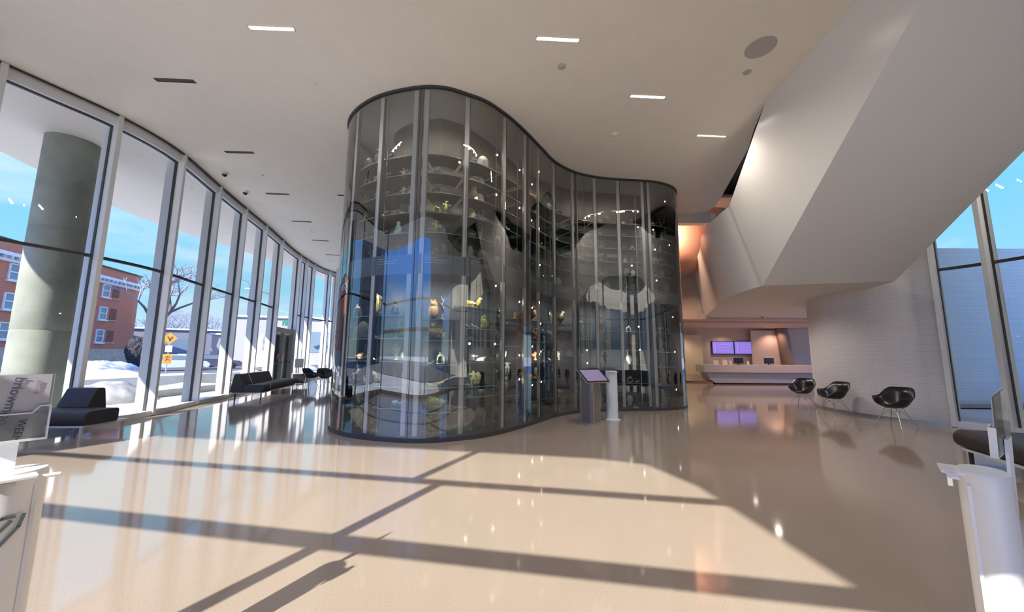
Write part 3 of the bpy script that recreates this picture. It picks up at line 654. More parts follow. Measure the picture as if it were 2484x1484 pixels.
OVR = {(11, 1): [('pierced arch', 'orange', 1.5), ('basking seal', 'cream', 1)], (10, 3): [('standing hunter', 'tan', 1.3)], (10, 2): [('dancing bear', 'tan', 1.6)], (11, 2): [('whalebone disc mask', 'white', 1.4), ('carved face block', 'cream', 1.2)], (11, 3): [('standing hunter', 'tan', 1.1)],
       (4, 0): [('curved tusk', 'green', 1.6), ('carved face block', 'grey', 2.4)], (4, 3): [('horned muskox', 'black', 1.3), ('basking seal', 'white', 1.5)], (4, 6): [('horned muskox', 'yellow-green', 1.5), ('perched bird', 'yellow-green', 1.3)], (4, 10): [('whalebone disc mask', 'cream', 1.7), ('carved face block', 'tan', 1.7)],
       (3, 11): [('standing hunter', 'yellow-green', 1.1), ('dancing bear', 'grey', 1)], (3, 10): [('carved face block', 'green', 1.4), ('upright owl', 'grey', 1.4)], (3, 12): [('pierced arch', 'green', 1.3), ('dancing bear', 'yellow-green', 1.2)], (3, 1): [('horned muskox', 'yellow-green', 1.7)], (5, 10): [('carved face block', 'cream', 1.9), ('standing hunter', 'cream', 1.2)],
       (2, 2): [('branching antler', 'brown', 1.2), ('whalebone disc mask', 'cream', 1.6)], (2, 10): [('branching antler', 'yellow-green', 1.4), ('diving whale', 'white', 1.3)], (12, 0): [('kneeling mother and child', 'green', 2.2)], (12, 4): [('walking bear', 'tan', 1.2), ('basking seal', 'yellow-green', 1.2)], (7, 3): [('dancing bear', 'orange', 1.5)], (7, 4): [('kneeling mother and child', 'orange', 1.4)], (7, 0): [('standing hunter', 'tan', 1.4)], (6, 2): [('standing hunter', 'orange', 1.1)]}
count = 0
def carve(kind, colour, s, inn, z, rz, sc, label, mtl=None):
    global count
    me = S[kind]; p, t, n_, a = frame_at(s, inn)
    o = bpy.data.objects.new(me.name, me); COL.objects.link(o); o.location = (p.x, p.y, z)
    # the carvings' own front is +x; turn it to the lobby
    o.rotation_euler = (0, 0, math.atan2(n_.y, n_.x) + rz); o.scale = (sc, sc, sc)
    o.material_slots[0].link = 'OBJECT'; o.material_slots[0].material = mtl or STN[colour]
    tag(o, label, 'carving', 'carvings shown in the glass vault'); count += 1
rng = random.Random(11)
side_kinds = {'walking bear', 'basking seal', 'diving whale', 'horned muskox', 'curved tusk', 'pierced arch'}
for i in range(1, 13):
    a, b_ = bay_of(i)
    if i == 1: a = b_ - 1.25
    lv = next(l for (q, w, l) in SEC if q-1e-3 <= (a+b_)/2 <= w+1e-3)
    levels = [(.10, k) for k in [0]] + [(z, k+1) for k, z in enumerate(lv)] + [(SL1, 10)] + [(z, 11+k) for k, z in enumerate(UP)]
    for li, (z, code) in enumerate(levels):
        nxt = [q for q, _ in levels if q > z+.02]; room = (nxt[0] - z - .03) if nxt else 1.0
        if z < SL0 < z+room: room = SL0 - z - .05
        Wd = (b_-a) - .26 - (.14 if JOINTS[i-1][1] in ('d', 'd2') or JOINTS[i][1] in ('d', 'd2') else 0)
        nmax = 3 if Wd > .62 else 2
        if Wd < .3: nmax = 1
        if code >= 11: nmax = min(nmax, 2)
        ks = rng.sample(kinds, nmax); forced = OVR.get((i, code))
        if forced: nmax = len(forced)
        for j in range(nmax):
            kind = ks[j] if not forced else forced[j][0]; colr = rng.choice(pal[i]) if not forced else forced[j][1]
            s = a + ((b_-a)-Wd)/2 + Wd*(j+.5)/nmax
            big = code in (0, 10) and rng.random() < .6
        
            zs = [v.co.z for v in S[kind].vertices]; hh = max(zs); xs = [v.co.x for v in S[kind].vertices]; ys = [v.co.y for v in S[kind].vertices]
            lx = max(max(xs)-min(xs), max(ys)-min(ys)) if kind in side_kinds else (max(ys)-min(ys))
            ey_ = (max(xs)-min(xs))
            sc = min(room*.92/hh, (Wd/nmax)*.82/(lx*.9 + ey_*.22),   .30/(ey_ if kind not in side_kinds else .14), forced[j][2]*.84 if forced else (2.1 if big else 1.7))
            rz = (rng.choice([pi/2, -pi/2])*.8 if kind in side_kinds else rng.uniform(-.7, .7))
            if code >= 10: where = 'shelf %s the grey band' % ('resting on' if code == 10 else 'above'); wn = 'first' if code == 10 else ORD[code-10]
            wn = 'base' if code == 0 else ('ledge' if code == 10 else None)
            if wn == 'base': w_ = 'standing on the base'
            elif wn == 'ledge': w_ = 'on the grey band ledge'
            elif code > 10: w_ = '%s shelf above the band' % ['first', 'second', 'third', 'fourth', 'top'][code-11]
            else: w_ = '%s shelf above the base' % ['first', 'second', 'third', 'fourth', 'fifth', 'sixth'][code-1]
            shortk = {'kneeling mother and child': 'mother carving', 'whalebone disc mask': 'disc mask', 'carved face block': 'carved face', 'stacked stone figure': 'stacked figure'}.get(kind, kind)
            lab = '%s %s, %s, %s' % (colr, shortk, w_, BAYN[i])
            inn = rng.uniform(.32, .50)
            carve(kind, colr, s, inn, z+.0005, rz, sc, lab)
print('carvings', count)

# ================================================================ CEILING FITTINGS
M_SLOT = mat('dark_slot', (.05, .045, .04), .6)
M_LED = mat('led_cell', (1, 1, 1), .4, emit=(1, .90, .78), es=14)
M_LEDD = mat('led_dim', (.5, .45, .4), .4, emit=(1, .80, .62), es=2.5)
strips = [((605, 66), (715, 70), 1, 'lit strip light over the sunny floor, cells glowing white'), ((1302, 92), (1404, 97), 1, 'brightest lit strip light, above the open floor before the vault'),
          ((378, 193), (469, 197), 0, 'longest unlit dark slot light near the street windows'), ((1530, 232), (1612, 236), 1, 'lit strip light between the vault top and the round ceiling speaker'),
          ((547, 368), (613, 370), 0, 'unlit slot light just behind the first dome camera'), ((1691, 328), (1760, 331), 2, 'dim strip light beside the stair opening'),
          ((646, 469), (698, 471), 0, 'unlit slot light behind the second dome camera'), ((709, 536), (752, 538), 0, 'thin unlit slot light, fourth along the window aisle'),
          ((757, 582), (792, 584), 0, 'thin unlit slot light, fifth along the window aisle'), ((791, 617), (820, 619), 0, 'faint unlit slot light, last along the window aisle'), ((820, 473), (856, 475), 0, 'unlit slot light half hidden by the vault edge')]
def strip_spots(c, an, p_):
    for k in (-1, 0, 1):
        l = bpy.data.lights.new('strip_glow', 'SPOT'); l.energy = p_/3*1.25; l.color = (1, .88, .76); l.spot_size = R(165); l.spot_blend = 1; l.shadow_soft_size = .025
        o = bpy.data.objects.new('strip_glow', l); COL.objects.link(o); o.location = (c[0]+cos(an)*.22*k, c[1]+sin(an)*.22*k, CEIL-.04)
for a, b_, st, lab in strips:
    p = on_z(*a, CEIL); q = on_z(*b_, CEIL); d = q-p; L = .69; an = math.atan2(d.y, d.x); c = p + d.normalized()*L/2
    t = thing('ceiling_strip_light', lab, 'ceiling light', (c.x, c.y, CEIL), an, 'recessed strip lights in the ceiling')
    fr = MB()
    for s in (-1, 1):
        fr.box((0, s*.04, -.003), (L+.02, .012, .010)); fr.box((s*(L/2+.004), 0, -.003), (.012, .092, .010))
    fr.build('frame', M_WHITE if st else M_SLOT, t)
    MB().box((0, 0, -.001), (L, .075, .004)).build('recess', M_SLOT, t)
    if st:
        cells = MB(); n = 22
        for k in range(n): cells.box(((k-(n-1)/2)*L/n, 0, -.005), (L/n*.62, .045, .004), .5)
        cells.build('led_cells', M_LED if st == 1 else M_LEDD, t)
        strip_spots((c.x, c.y), an, 95 if st == 1 else 60)
for (x, y), lab in (((10.2, 3.2), 'unseen fill strip light added along the side windows'), ((10.05, 5.6), 'unseen fill strip light added where side windows meet brick wall'), ((9.9, 1.2), 'unseen fill strip light added at the curved end of the side windows')):  # strips out of view, added as fill light for the room
    t = thing('ceiling_strip_light', lab, 'ceiling light', (x, y, CEIL), .05, 'recessed strip lights in the ceiling')
    MB().box((0, 0, -.003), (.71, .092, .008)).build('frame', M_WHITE, t)
    cells = MB()
    for k in range(22): cells.box(((k-10.5)*.69/22, 0, -.009), (.69/22*.62, .045, .004), .5)
    cells.build('led_cells', M_LED, t)
    strip_spots((x, y), .05, 150)
M_FITG = mat('ceiling_fitting_grey', (.50, .48, .45), .6)
p = on_z(1845, 115, CEIL)
tag(MB().lathe((0, 0, 0), [(.23, .0), (.23, -.006), (.215, -.010), (.21, -.006), (.01, -.006)], 40).build('ceiling_speaker', M_FITG), 'large round grey speaker grille flush in the ceiling', 'speaker').location = p
for (px, py), lab in (((545, 425), 'white dome camera over the second aisle slot light'), ((595, 470), 'white dome camera closer to the window wall, farther along')):
    p = on_z(px, py-6, CEIL)
    t = thing('dome_camera', lab, 'security camera', p, 0, 'ceiling dome cameras')
    MB().lathe((0, 0, 0), [(.085, 0), (.085, -.03), (.07, -.055)], 24).build('housing', M_WPAINT, t, smooth=True)
    MB().lathe((0, 0, -.055), [(.062, 0), (.058, -.03), (.035, -.055), (.005, -.065)], 20).build('dome', M_BLACK, t, smooth=True)
small = [((633, 424), .07, 'smoke_detector', 'round white detector beyond the dome cameras'), ((755, 562), .06, 'smoke_detector', 'small detector above the far window aisle'), ((213, 188), .06, 'sprinkler_cover', 'faint round cover over the street windows corner'), ((762, 202), .05, 'sprinkler_cover', 'faint round cover between two strip lights and the vault'),
         ((1362, 160), .07, 'smoke_detector', 'grey round detector below the brightest strip light'), ((1491, 325), .075, 'smoke_detector', 'white round detector in front of the vault curve'), ((1812, 175), .07, 'sprinkler_cover', 'pale round cover beside the ceiling speaker'), ((1480, 424), .06, 'sprinkler_cover', 'small cover tight against the vault top'),
         ((1573, 393), .05, 'sprinkler_cover', 'small cover above the last vault bays'), ((800, 632), .09, 'smoke_detector', 'farthest detector at the end of the window aisle')]
for (px, py), r_, nm, lab in small:
    p = on_z(px, py, CEIL)
    dome = [(r_, 0), (r_, -.012), (r_*.6, -.035), (r_*.2, -.04)] if nm == 'smoke_detector' else [(r_, 0), (r_, -.008), (r_*.3, -.010)]
    tag(MB().lathe((0, 0, 0), dome, 20).build(nm, M_FITG if px in (1362, 1812) else M_CEIL, smooth=True), lab, 'detector' if nm == 'smoke_detector' else 'sprinkler').location = p

# ================================================================ FURNITURE
def rounded(x0, x1, z0, z1, rl, rr, n=6):
    """closed side profile with separately rounded ends"""
    P = []
    for cx_, cz, a0, r_ in ((x1-rr, z1-rr, 0, rr), (x0+rl, z1-rl, 90, rl), (x0+rl, z0+rl, 180, rl), (x1-rr, z0+rr, 270, rr)):
        for k in range(n+1):
            a = R(a0 + 90*k/n); P.append((cx_+r_*cos(a), cz+r_*sin(a)))
    return P
def lounge(name, label, loc, rz, length, depth=.78, legs='dark', back_from=0.0, back_to=1.0, seams=(), frame=M_WPAINT, group=None):
    """local x = depth (front at +x), y = length"""
    t = thing(name, label, 'bench', loc, rz, group)
    Ey = Matrix.Diagonal((1, length, 1, 1))
    MB().extr(rounded(.02, depth, .22, .46, .05, .11), Ey).build('seat', M_LEATHER, t, smooth=True)
    y0 = length*back_from; y1 = length*back_to
    Bm = Matrix.Translation((0, y0, 0)) @ Matrix.Diagonal((1, y1-y0, 1, 1))
    prof = [(-.34, .22), (.015, .22), (.015, .46), (.05, .46), (-.09, .78), (-.12, .80), (-.22, .80), (-.25, .78)]
    MB().extr(prof, Bm).build('backrest', M_LEATHER, t, bevel=.012)
    for s in seams:
        MB().extr([(.055, .47), (.066, .47), (-.075, .787), (-.088, .785)], Matrix.Translation((0, s, 0)) @ Matrix.Diagonal((1, .05, 1, 1))).build('trim_strip', M_STEEL, t)
        MB().box((depth-.002, s+.02, .36), (.012, .05, .18)).build('trim_strip', M_STEEL, t)
    MB().box((depth/2-.15, length/2, .20), (depth+.2, length-.1, .035)).build('frame', frame, t)
    for y in (.12, length-.12):
        for x in (-.22, depth-.10): MB().box((x, y, .0925), (.035, .035, .185)).build('leg', M_DGRAY if legs == 'dark' else frame, t)
    return t
P0 = on_z(637, 968); P1 = V((-8.85, 15.5, 0)); ba = math.atan2(P1.y-P0.y, P1.x-P0.x)
bl = (P1-P0).length
# front edge runs from P0 to P1; depth goes toward the windows
nx = V((sin(ba), -cos(ba), 0))
lounge('window_bench', 'long charcoal upholstered bench with metal trim strips along the street windows', (P0.x - nx.x*.62, P0.y - nx.y*.62, 0), ba-pi/2, bl, depth=.62, back_from=0, back_to=.72, seams=(.55,))
q = on_z(243, 1040, .22)
lounge('window_bench', 'short charcoal bench on white frame behind the standing sign holder', (-8.5, 7.12, 0), -pi/2+.06, 1.1, depth=.62, back_from=0, back_to=.5, legs='white')
lounge('window_bench', 'charcoal bench beside the white brick wall, behind the dispenser post', (7.15, 5.25, 0), R(158), 1.6, depth=.80, legs='dark')
# side table cube at the end of the long bench
c = on_z(707, 946); c = V((-9.55, 17.0, 0))
t = thing('side_table', 'small black cube side table with pale top at the end of the bench', 'table', c, ba)
MB().box((0, 0, .56), (.62, .62, .03)).build('table_top', M_STEEL, t, bevel=.004)
MB().box((-.02, 0, .34), (.50, .50, .40)).build('body', M_BLACK, t, bevel=.01)
for x in (-.28, .28):
    for y in (-.28, .28): MB().box((x, y, .2725), (.03, .03, .545)).build('leg', M_STEEL, t)
# shell armchairs
def shell_mesh():
    b = MB(); NR, NA = 9, 36
    def rim(a):   # a = 0 at the front
        c = (1-cos(a))/2; w = max(0, min(1, (c-.60)/.34)); w = w*w*(3-2*w)
        return .46 + .17*min(1, c/.22)**1.2 + .20*w
    for j in range(NR+1):
        r_ = j/NR
        for k in range(NA):
            a = 2*pi*k/NA; z = .415 + (rim(a)-.415)*(r_**3.2) - .015*(1-r_)
            ex = .29 + .05*(1-cos(a))/2; ey = .315 - .03*(1+cos(a))/2
            x = cos(a)*ex*(.25+.75*r_)*(r_ > 0) ; y = sin(a)*ey*(.25+.75*r_)*(r_ > 0)
            fl_ = .03*r_**6
            b.v.append(V((x + cos(a)*fl_, y + sin(a)*fl_, z)))
    for j in range(NR):
        for k in range(NA):
            m_ = (k+1) % NA; b.f.append((j*NA+k, j*NA+m_, (j+1)*NA+m_, (j+1)*NA+k))
    return b
def armchair(label, loc, rz, legm, group, flip=False):
    t = thing('shell_armchair', label, 'chair', loc, rz, group)
    s = shell_mesh().build('seat_shell', M_BLACK, t, smooth=True)
    md = s.modifiers.new('thick', 'SOLIDIFY'); md.thickness = .012; md.offset = -1
    for sx, sy in ((1, 1), (1, -1), (-1, 1), (-1, -1)):
        MB().tube([(sx*.10, sy*.10, .398), (sx*.25, sy*.24, .0)], .0085, 8).build('leg', legm, t)
    w = MB()
    for sx in (1, -1):
        w.tube([(sx*.155, -.152, .22), (sx*.10, 0, .36), (sx*.155, .152, .22)], .005, 6); w.tube([(.155, sx*.152, .22), (0, sx*.10, .36), (-.155, sx*.152, .22)], .005, 6)
    w.tube([(.10, .10, .395), (-.10, -.10, .395)], .007, 6).tube([(.10, -.10, .395), (-.10, .10, .395)], .007, 6)
    w.build('wire_brace', legm, t); return t
M_CHR = mat('pale_wire', (.55, .54, .52), .3, metal=.6)
g = 'black shell armchairs along the brick wall'
armchair('black shell armchair standing alone nearest the tall side windows', (8.25, 8.17, 0), pi+.25, M_CHR, g)
armchair('black shell armchair in the middle of the three by the brick wall', (8.36, 9.8, 0), pi+.1, M_CHR, g)
armchair('black shell armchair closest to the reception desk, partly hidden by its neighbour', (8.55, 11.1, 0), pi+.5, M_CHR, g)
g = 'black shell armchairs at the far end of the window aisle'
p = on_z(757, 940); armchair('black shell armchair with its back to the far windows, beside the entrance doors', (p.x-.1, p.y, 0), -.2, M_WPAINT, g)
p = on_z(778, 940); armchair('black shell armchair facing away from its neighbour in the window aisle', (p.x+.15, p.y, 0), -.75, M_WPAINT, g)
p = on_z(806, 934); armchair('black shell armchair mostly hidden behind the vault edge', (p.x, p.y, 0), 2.6, M_WPAINT, g)

# ---------------------------------------------------------------- touchscreen kiosk
ka = on_z(1402, 1018); kb = on_z(1437, 1033)
t = thing('touchscreen_kiosk', 'standing kiosk with a slanted dark touchscreen in front of the vault', 'kiosk', (1.86, 8.45, 0), R(36))
KM = mat('kiosk_metal', (.30, .27, .26), .4, metal=.5)
MB().box((-.10, .06, .012), (.72, .50, .024)).build('base_plate', M_STEEL, t, bevel=.004)
MB().extr([(-.17, .024), (.17, .024), (.17, .88), (-.17, .95)], Matrix.Translation((-.05, -.06, 0)) @ Matrix.Diagonal((1, .24, 1, 1))).build('column', KM, t)
MB().box((-.20, .05, .46), (.022, .38, .87)).build('edge_panel', M_STEEL, t)
TM = Matrix.Translation((0, .03, 1.02)) @ Matrix.Rotation(R(-7), 4, 'Z') @ Matrix.Rotation(R(38), 4, 'X')
MB().box(None, (.66, .46, .030), mtx=TM).build('screen_housing', M_STEEL, t, bevel=.006)
sc_ = MB().box(None, (.65, .45, .006), mtx=TM @ Matrix.Translation((0, 0, .017))).build('bezel', M_BLACK, t)
MB().box(None, (.57, .37, .003), mtx=TM @ Matrix.Translation((0, 0, .0212))).build('display', mat('kiosk_display', (.10, .085, .13), .12, emit=(.30, .24, .40), es=.28), sc_)

# ---------------------------------------------------------------- hand sanitiser posts and sign holders
def sanitiser(label, loc, rz, sign=True, h=1.05, ax=.105, ay=.085, logo=False, SM=None, sw=.17):
    SM = SM or Matrix()
    t = thing('sanitiser_post', label, 'dispenser', loc, rz, None)
    prof = [(1, .02), (1, h-.05), (1.02, h-.02), (.98, h)]
    MB().lathe((0, 0, 0), prof, 40, ax, ay).build('body', M_WPAINT, t, smooth=True)
    MB().lathe((0, 0, 0), [(1, 0), (1, .02)], 40, ax+.05, ay+.07).build('foot_plate', M_WPAINT, t)
    MB().box((0, -ay-.012, h-.012), (ax*1.35, .07, .012)).box((ax*.98, -ay-.02, h-.020), (.05, .03, .010)).build('drip_tray', M_WPAINT, t, bevel=.003)
    MB().box((-.02, -ay-.02, h-.055), (.014, .014, .055)).box((-.02, -ay-.02, h-.03), (.085, .012, .010)).build('nozzle', M_STEEL, t)
    MB().box((ax*.72, -ay*.72, h/2), (.010, .010, h-.1)).build('seam', M_WPAINT, t)
    if logo:
        ml = mat('logo_dark', (.09, .11, .11), .5)
        Lg = Matrix.Translation((-.012, -ay-.003, h-.20)) @ Matrix.Rotation(R(90), 4, 'X')
        def stroke(pts, w=.011):
            bb = MB()
            for p0, p1 in zip(pts, pts[1:]):
                p0, p1 = V(p0), V(p1); d = p1-p0; a = math.atan2(d.y, d.x)
                bb.box(None, (d.length+w*.6, w, .003), mtx=Lg @ Matrix.Translation(((p0+p1)/2).to_3d()) @ Matrix.Rotation(a, 4, 'Z'))
            return bb
        bb = stroke([(-.055, .0), (-.028, .035), (.02, .05), (.045, .05)])
        for pts in ([(-.055, .0), (-.05, -.02), (-.02, -.052), (.015, -.052), (.058, .012), (.066, .052)], [(-.022, .008), (-.002, -.018), (.038, .034)]):
            s2 = stroke(pts); o_ = len(bb.v); bb.v += s2.v; bb.f += [tuple(i_+o_ for i_ in f_) for f_ in s2.f]
        bb.build('check_mark_logo', ml, t)
    if sign:
        def bx(b_, c, d): return b_.box(None, d, mtx=SM @ Matrix.Translation((c[0], c[1], c[2]+h)))
        bx(MB(), (0, .022, .055 if sw > .16 else .0), (.045, .010, .15 if sw > .16 else .34)).build('sign_stem', M_ALU, t)
        bx(MB(), (0, .006, .235), (sw-.015, .003, .245)).build('sign_card', mat('card_grey_white', (.50, .48, .52), .6), t)
        pk = MB(); bx(pk, (0, -.004, .160), (sw, .003, .10)); bx(pk, (0, .014, .235), (sw, .003, .25)); bx(pk, (-sw*.40, -.004, .22), (sw*.18, .003, .03)); bx(pk, (sw*.40, -.004, .22), (sw*.18, .003, .03))
        pk.build('acrylic_pocket', G_ACR, t)
        rb = MB(); bx(rb, (0, .002, .108), (sw+.006, .022, .009)); bx(rb, (sw/2, .002, .17), (.005, .022, .12)); bx(rb, (-sw/2, .002, .17), (.005, .022, .12))
        q_ = [SM @ V((x*sw, -.006, h+z)) for x, z in ((.5, .235), (.34, .235), (.29, .222), (.24, .210), (-.24, .210), (-.29, .222), (-.34, .235), (-.5, .235))]
        rb.tube(q_, .0025, 6); rb.build('pocket_edge', M_WPAINT, t)
    return t
s1 = sanitiser('white sanitiser post with check mark logo and clear sign holder by the street side', (-1.906, 1.46, 0), R(56), logo=True)
MT = mat('sign_ink', (.10, .12, .20), .6)
def on_sign(x, z, ang): return Matrix.Translation((x, .0035-.001, 1.05+z)) @ Matrix.Rotation(R(90), 4, 'X') @ Matrix.Rotation(R(ang), 4, 'Z')
text_mesh('sign_lettering', 'briowmoo', .042, MT, on_sign(-.012, .350, -98), s1, .0005)
text_mesh('sign_lettering', 'WEEM', .030, mat('sign_ink_black', (.02, .03, .04), .6), on_sign(.012, .190, -98) @ Matrix.Translation((0, 0, .0085)), s1, .0005)
text_mesh('sign_lettering', 'BIENVE', .017, mat('sign_ink_faint', (.33, .31, .36), .6), on_sign(.040, .335, -95), s1, .0004)
s2 = sanitiser('white sanitiser post with angled sign holder beside the charcoal bench', (1.885, 1.545, 0), R(226), sign=True, logo=False, ay=.07, SM=Matrix.Translation((-.16, .07, 1.01)) @ Matrix.Rotation(R(14), 4, 'Y') @ Matrix.Rotation(R(-22), 4, 'Z') @ Matrix.Translation((0, 0, -1.05)), sw=.15)
s3 = sanitiser('white sanitiser post standing behind the touchscreen kiosk before the vault', (on_z(1487, 1019).x, on_z(1487, 1019).y+.05, 0), R(-6), sign=False, h=1.12, ax=.135, ay=.10)

# ---------------------------------------------------------------- reception
M_DESK = mat('desk_grey', (.38, .38, .41), .35); M_DTOP = mat('desk_top', (.48, .45, .43), .35)
t = thing('reception_desk', 'long pale reception desk with overhanging counter in the back hall', 'desk', (10.0, 19.3, 0))
MB().prism([(.0, .1), (6.3, .1), (6.3, 1.0), (.0, 1.0)], .62, 1.0).build('counter_top', M_DTOP, t)
MB().extr([(.35, .22), (6.3, .22), (6.3, .62), (.18, .62)], Matrix.Translation((0, .25, 0)) @ Matrix.Diagonal((1, .7, 1, 1))).build('front_panel', M_DESK, t)
MB().extr([(.6, .08), (6.3, .08), (6.3, .22), (.40, .22)], Matrix.Translation((0, .22, 0)) @ Matrix.Diagonal((1, .7, 1, 1))).build('lower_panel', M_DESK, t)
MB().box((3.6, .60, .04), (5.6, .45, .08)).build('toe_kick', M_BLACK, t)
M_SCR = mat('purple_screen', (.05, .03, .1), .2, emit=(.20, .135, .50), es=.62)
a = on_y(1732, 859, 20.95); b_ = on_y(1838, 827, 20.95)
wS = (b_.x-a.x)/2
for k, lab in ((0, 'purple lit wall screen, half over the light paper items on the desk'), (1, 'purple lit wall screen, half closer to the white brick wall')):
    t = thing('wall_screen', lab, 'screen', (a.x + wS*(k+.5), 21.12, (a.z+b_.z)/2), 0, 'paired screens behind the reception desk')
    hh = b_.z-a.z
    MB().box((0, .04, 0), (wS-.01, .08, hh)).build('housing', M_BLACK, t)
    MB().box((0, -.004, 0), (wS-.07, .006, hh-.07)).build('display', M_SCR, t)
    MB().box((-wS*.36, -.009, 0), (.05, .004, hh*.72)).box((.1, -.009, hh*.22), (wS*.6, .004, .02)).box((.05, -.009, 0), (wS*.5, .004, .02)).box((.1, -.009, -hh*.22), (wS*.55, .004, .02)).build('content_bars', mat('screen_bars', (.1, .08, .2), .3, emit=(.26, .19, .58), es=.62), t)
for px, lab in ((1792, 'dark monitor on the desk under the wall screens'), (1866, 'dark monitor on the desk near the leaning column')):
    p = on_y(px, 884, 19.8)
    t = thing('monitor', lab, 'monitor', (p.x, 19.8, 1.003), .05, 'monitors on the reception desk')
    MB().box((0, 0, .22), (.52, .03, .30), 0).build('display_panel', M_BLACK, t); MB().box((0, .03, .05), (.05, .03, .12)).build('neck', M_BLACK, t); MB().box((0, .03, .006), (.22, .16, .012)).build('foot', M_BLACK, t)
M_PAP = mat('paper_warm', (.74, .66, .60), .7)
for px, w, h, lab in ((1737, .20, .24, 'upright white leaflet holder at the street end of the desk'), (1758, .22, .26, 'pair of white brochures standing on the desk'), (1771, .10, .22, 'narrow white card beside the first monitor'), (1814, .08, .20, 'thin white card standing between the two monitors')):
    p = on_y(px, 884, 19.7)
    tag(MB().box((0, 0, h/2), (w, .10, h)).box((0, -.04, h*.3), (w*1.1, .04, h*.6)).build('leaflet_holder', M_PAP), lab, 'leaflet holder').location = (p.x, 19.7, 1.0)
struct(MB().box((14.6, 20.9, 1.6), (2.2, .05, 2.6)).build('wall_niche', mat('niche_wall', (.66, .56, .50), .7)))
cx0 = on_y(1925, 800, 19.9); cx1 = on_y(1941, 885, 19.9)
struct(MB().tube([(cx0.x-.05, 20.75, 3.02), (cx1.x+.1, 20.75, .02)], .30, 20).build('column_leaning', mat('dark_column', (.20, .16, .14), .6), smooth=True))
p = on_y(1682, 850, 20.9)
struct(MB().box((p.x, 20.9, 1.35), (1.0, .06, 2.55)).build('door_2', mat('door_cream', (.72, .62, .45), .5)))
p = on_y(1851, 789, 15.8)
t = thing('dome_camera', 'small dome camera hanging under the landing ceiling before reception', 'security camera', (p.x, 15.8, 3.2))
MB().lathe((0, 0, 0), [(.07, 0), (.07, -.03), (.05, -.05)], 20).build('housing', M_WPAINT, t); MB().lathe((0, 0, -.05), [(.045, 0), (.04, -.03), (.01, -.045)], 16).build('dome', M_BLACK, t)

# ================================================================ OUTSIDE
M_GR = mat('snowy_ground', (.60, .59, .57), .8, noise_amt=.2, noise_scale=.35)
struct(MB().prism([(-160, -160), (160, -160), (160, 200), (-160, 200)], -.5, -.16).build('ground', M_GR))
struct(MB().prism([(-140, -60), (140, -60), (140, -9), (-30, -9), (-60, 30), (-120, 60)], -.16, -.13).build('road', mat('asphalt', (.14, .14, .145), .85, noise_amt=.2, noise_scale=.6)))
struct(MB().prism([(-46, 30), (-28, 17), (-15, 40), (-20, 78), (-45, 64)], -.16, -.125).build('road', MATS['asphalt']))
struct(MB().prism([(-60, -8.9), (-30, -8.9), (-15, -3), (-16.8, 9), (-29, 15.5), (-60, 26)], -.16, -.128).build('road', mat('added_dark_paving', (.21, .205, .20), .7, noise_amt=.35, noise_scale=.5)))  # unseen dark ground added to dim the snow mirrored in the vault
def mound(c, sx, sy, h, seed, m, name, label, rz=0, n=34, rough=.35):
    b = MB()
    for j in range(n+1):
        for k in range(n+1):
            x, y = 2*j/n-1, 2*k/n-1; r_ = max(abs(x), abs(y)) if 0 else math.hypot(x, y)
            hgt = max(0, 1-r_*r_)**.6 * h * (1 + rough*noise.noise(V((x*sx*.9+seed, y*sy*.9, seed)))*2 + rough*.5*noise.noise(V((x*sx*3+seed, y*sy*3, seed))))
            b.v.append(V((x*sx, y*sy, hgt-.02)))
    for j in range(n):
        for k in range(n): i = j*(n+1)+k; b.f.append((i, i+n+1, i+n+2, i+1))
    o = b.build(name, m, smooth=True); o.location = (c[0], c[1], -.16); o.rotation_euler.z = rz
    return tag(o, label, 'snow', kind='stuff')
c = on_z(245, 975, -.1); mound((c.x-.4, c.y), 1.7, .9, .62, 3, M_DSNOW, 'snow_heap', 'dirty heap of shovelled snow outside the second window', 1.0)
mound((-14.2, 16.0), 2.4, .8, .32, 9, M_SNOW, 'snow_patch', 'low snow patch beside the dirty heap', 1.3)
mound((-26, 22), 14, 3.0, .38, 5, M_SNOW, 'snow_bank', 'white snow bank along the street', 2.3)
mound((-18.5, 26.5), 5, 2.0, .35, 12, M_SNOW, 'snow_bank', 'white snow bank in front of the concrete planter', 2.2)
mound((-37, 34), 10, 2.2, .7, 15, M_DSNOW, 'snow_bank', 'grey snow ridge at the foot of the brick building', 2.3)
mound((-20, 34), 5, 1.8, .6, 17, M_SNOW, 'snow_bank', 'white snow bank outside the entrance doors', 1.8)
# concrete kerb planters outside
M_CW = mat('pale_concrete', (.56, .56, .54), .8, noise_amt=.08, noise_scale=2)
tag(MB().prism([(-16.4, 13.6), (-14.9, 20.6), (-15.3, 20.7), (-16.8, 13.7)], -.16, .42).prism([(-16.8, 13.7), (-15.3, 20.7), (-18.4, 21.2), (-20.2, 14.2)], -.16, .34).build('concrete_planter', M_CW, bevel=.02), 'long pale concrete planter wall outside the windows', 'planter')
tag(MB().prism([(-13.3, 8.6), (-12.9, 14.0), (-13.0, 20.5), (-13.25, 20.5), (-13.25, 14.0), (-13.6, 8.7)], -.16, .10).build('concrete_kerb', M_CW, bevel=.01), 'low concrete kerb running beside the building', 'kerb')
# columns under the overhang
def column_out(x, y, label):
    o = MB().lathe((0, 0, -.16), [(.46, 0), (.46, 2.1), (.452, 2.12), (.46, 2.14), (.46, 4.45), (.452, 4.47), (.46, 4.49), (.46, 6.66)], 48).build('concrete_column', M_CONC, smooth=True)
    o.location = (x, y, 0); return tag(o, label, 'column')
column_out(-10.62, 8.36, 'thick round concrete column outside the first street window')
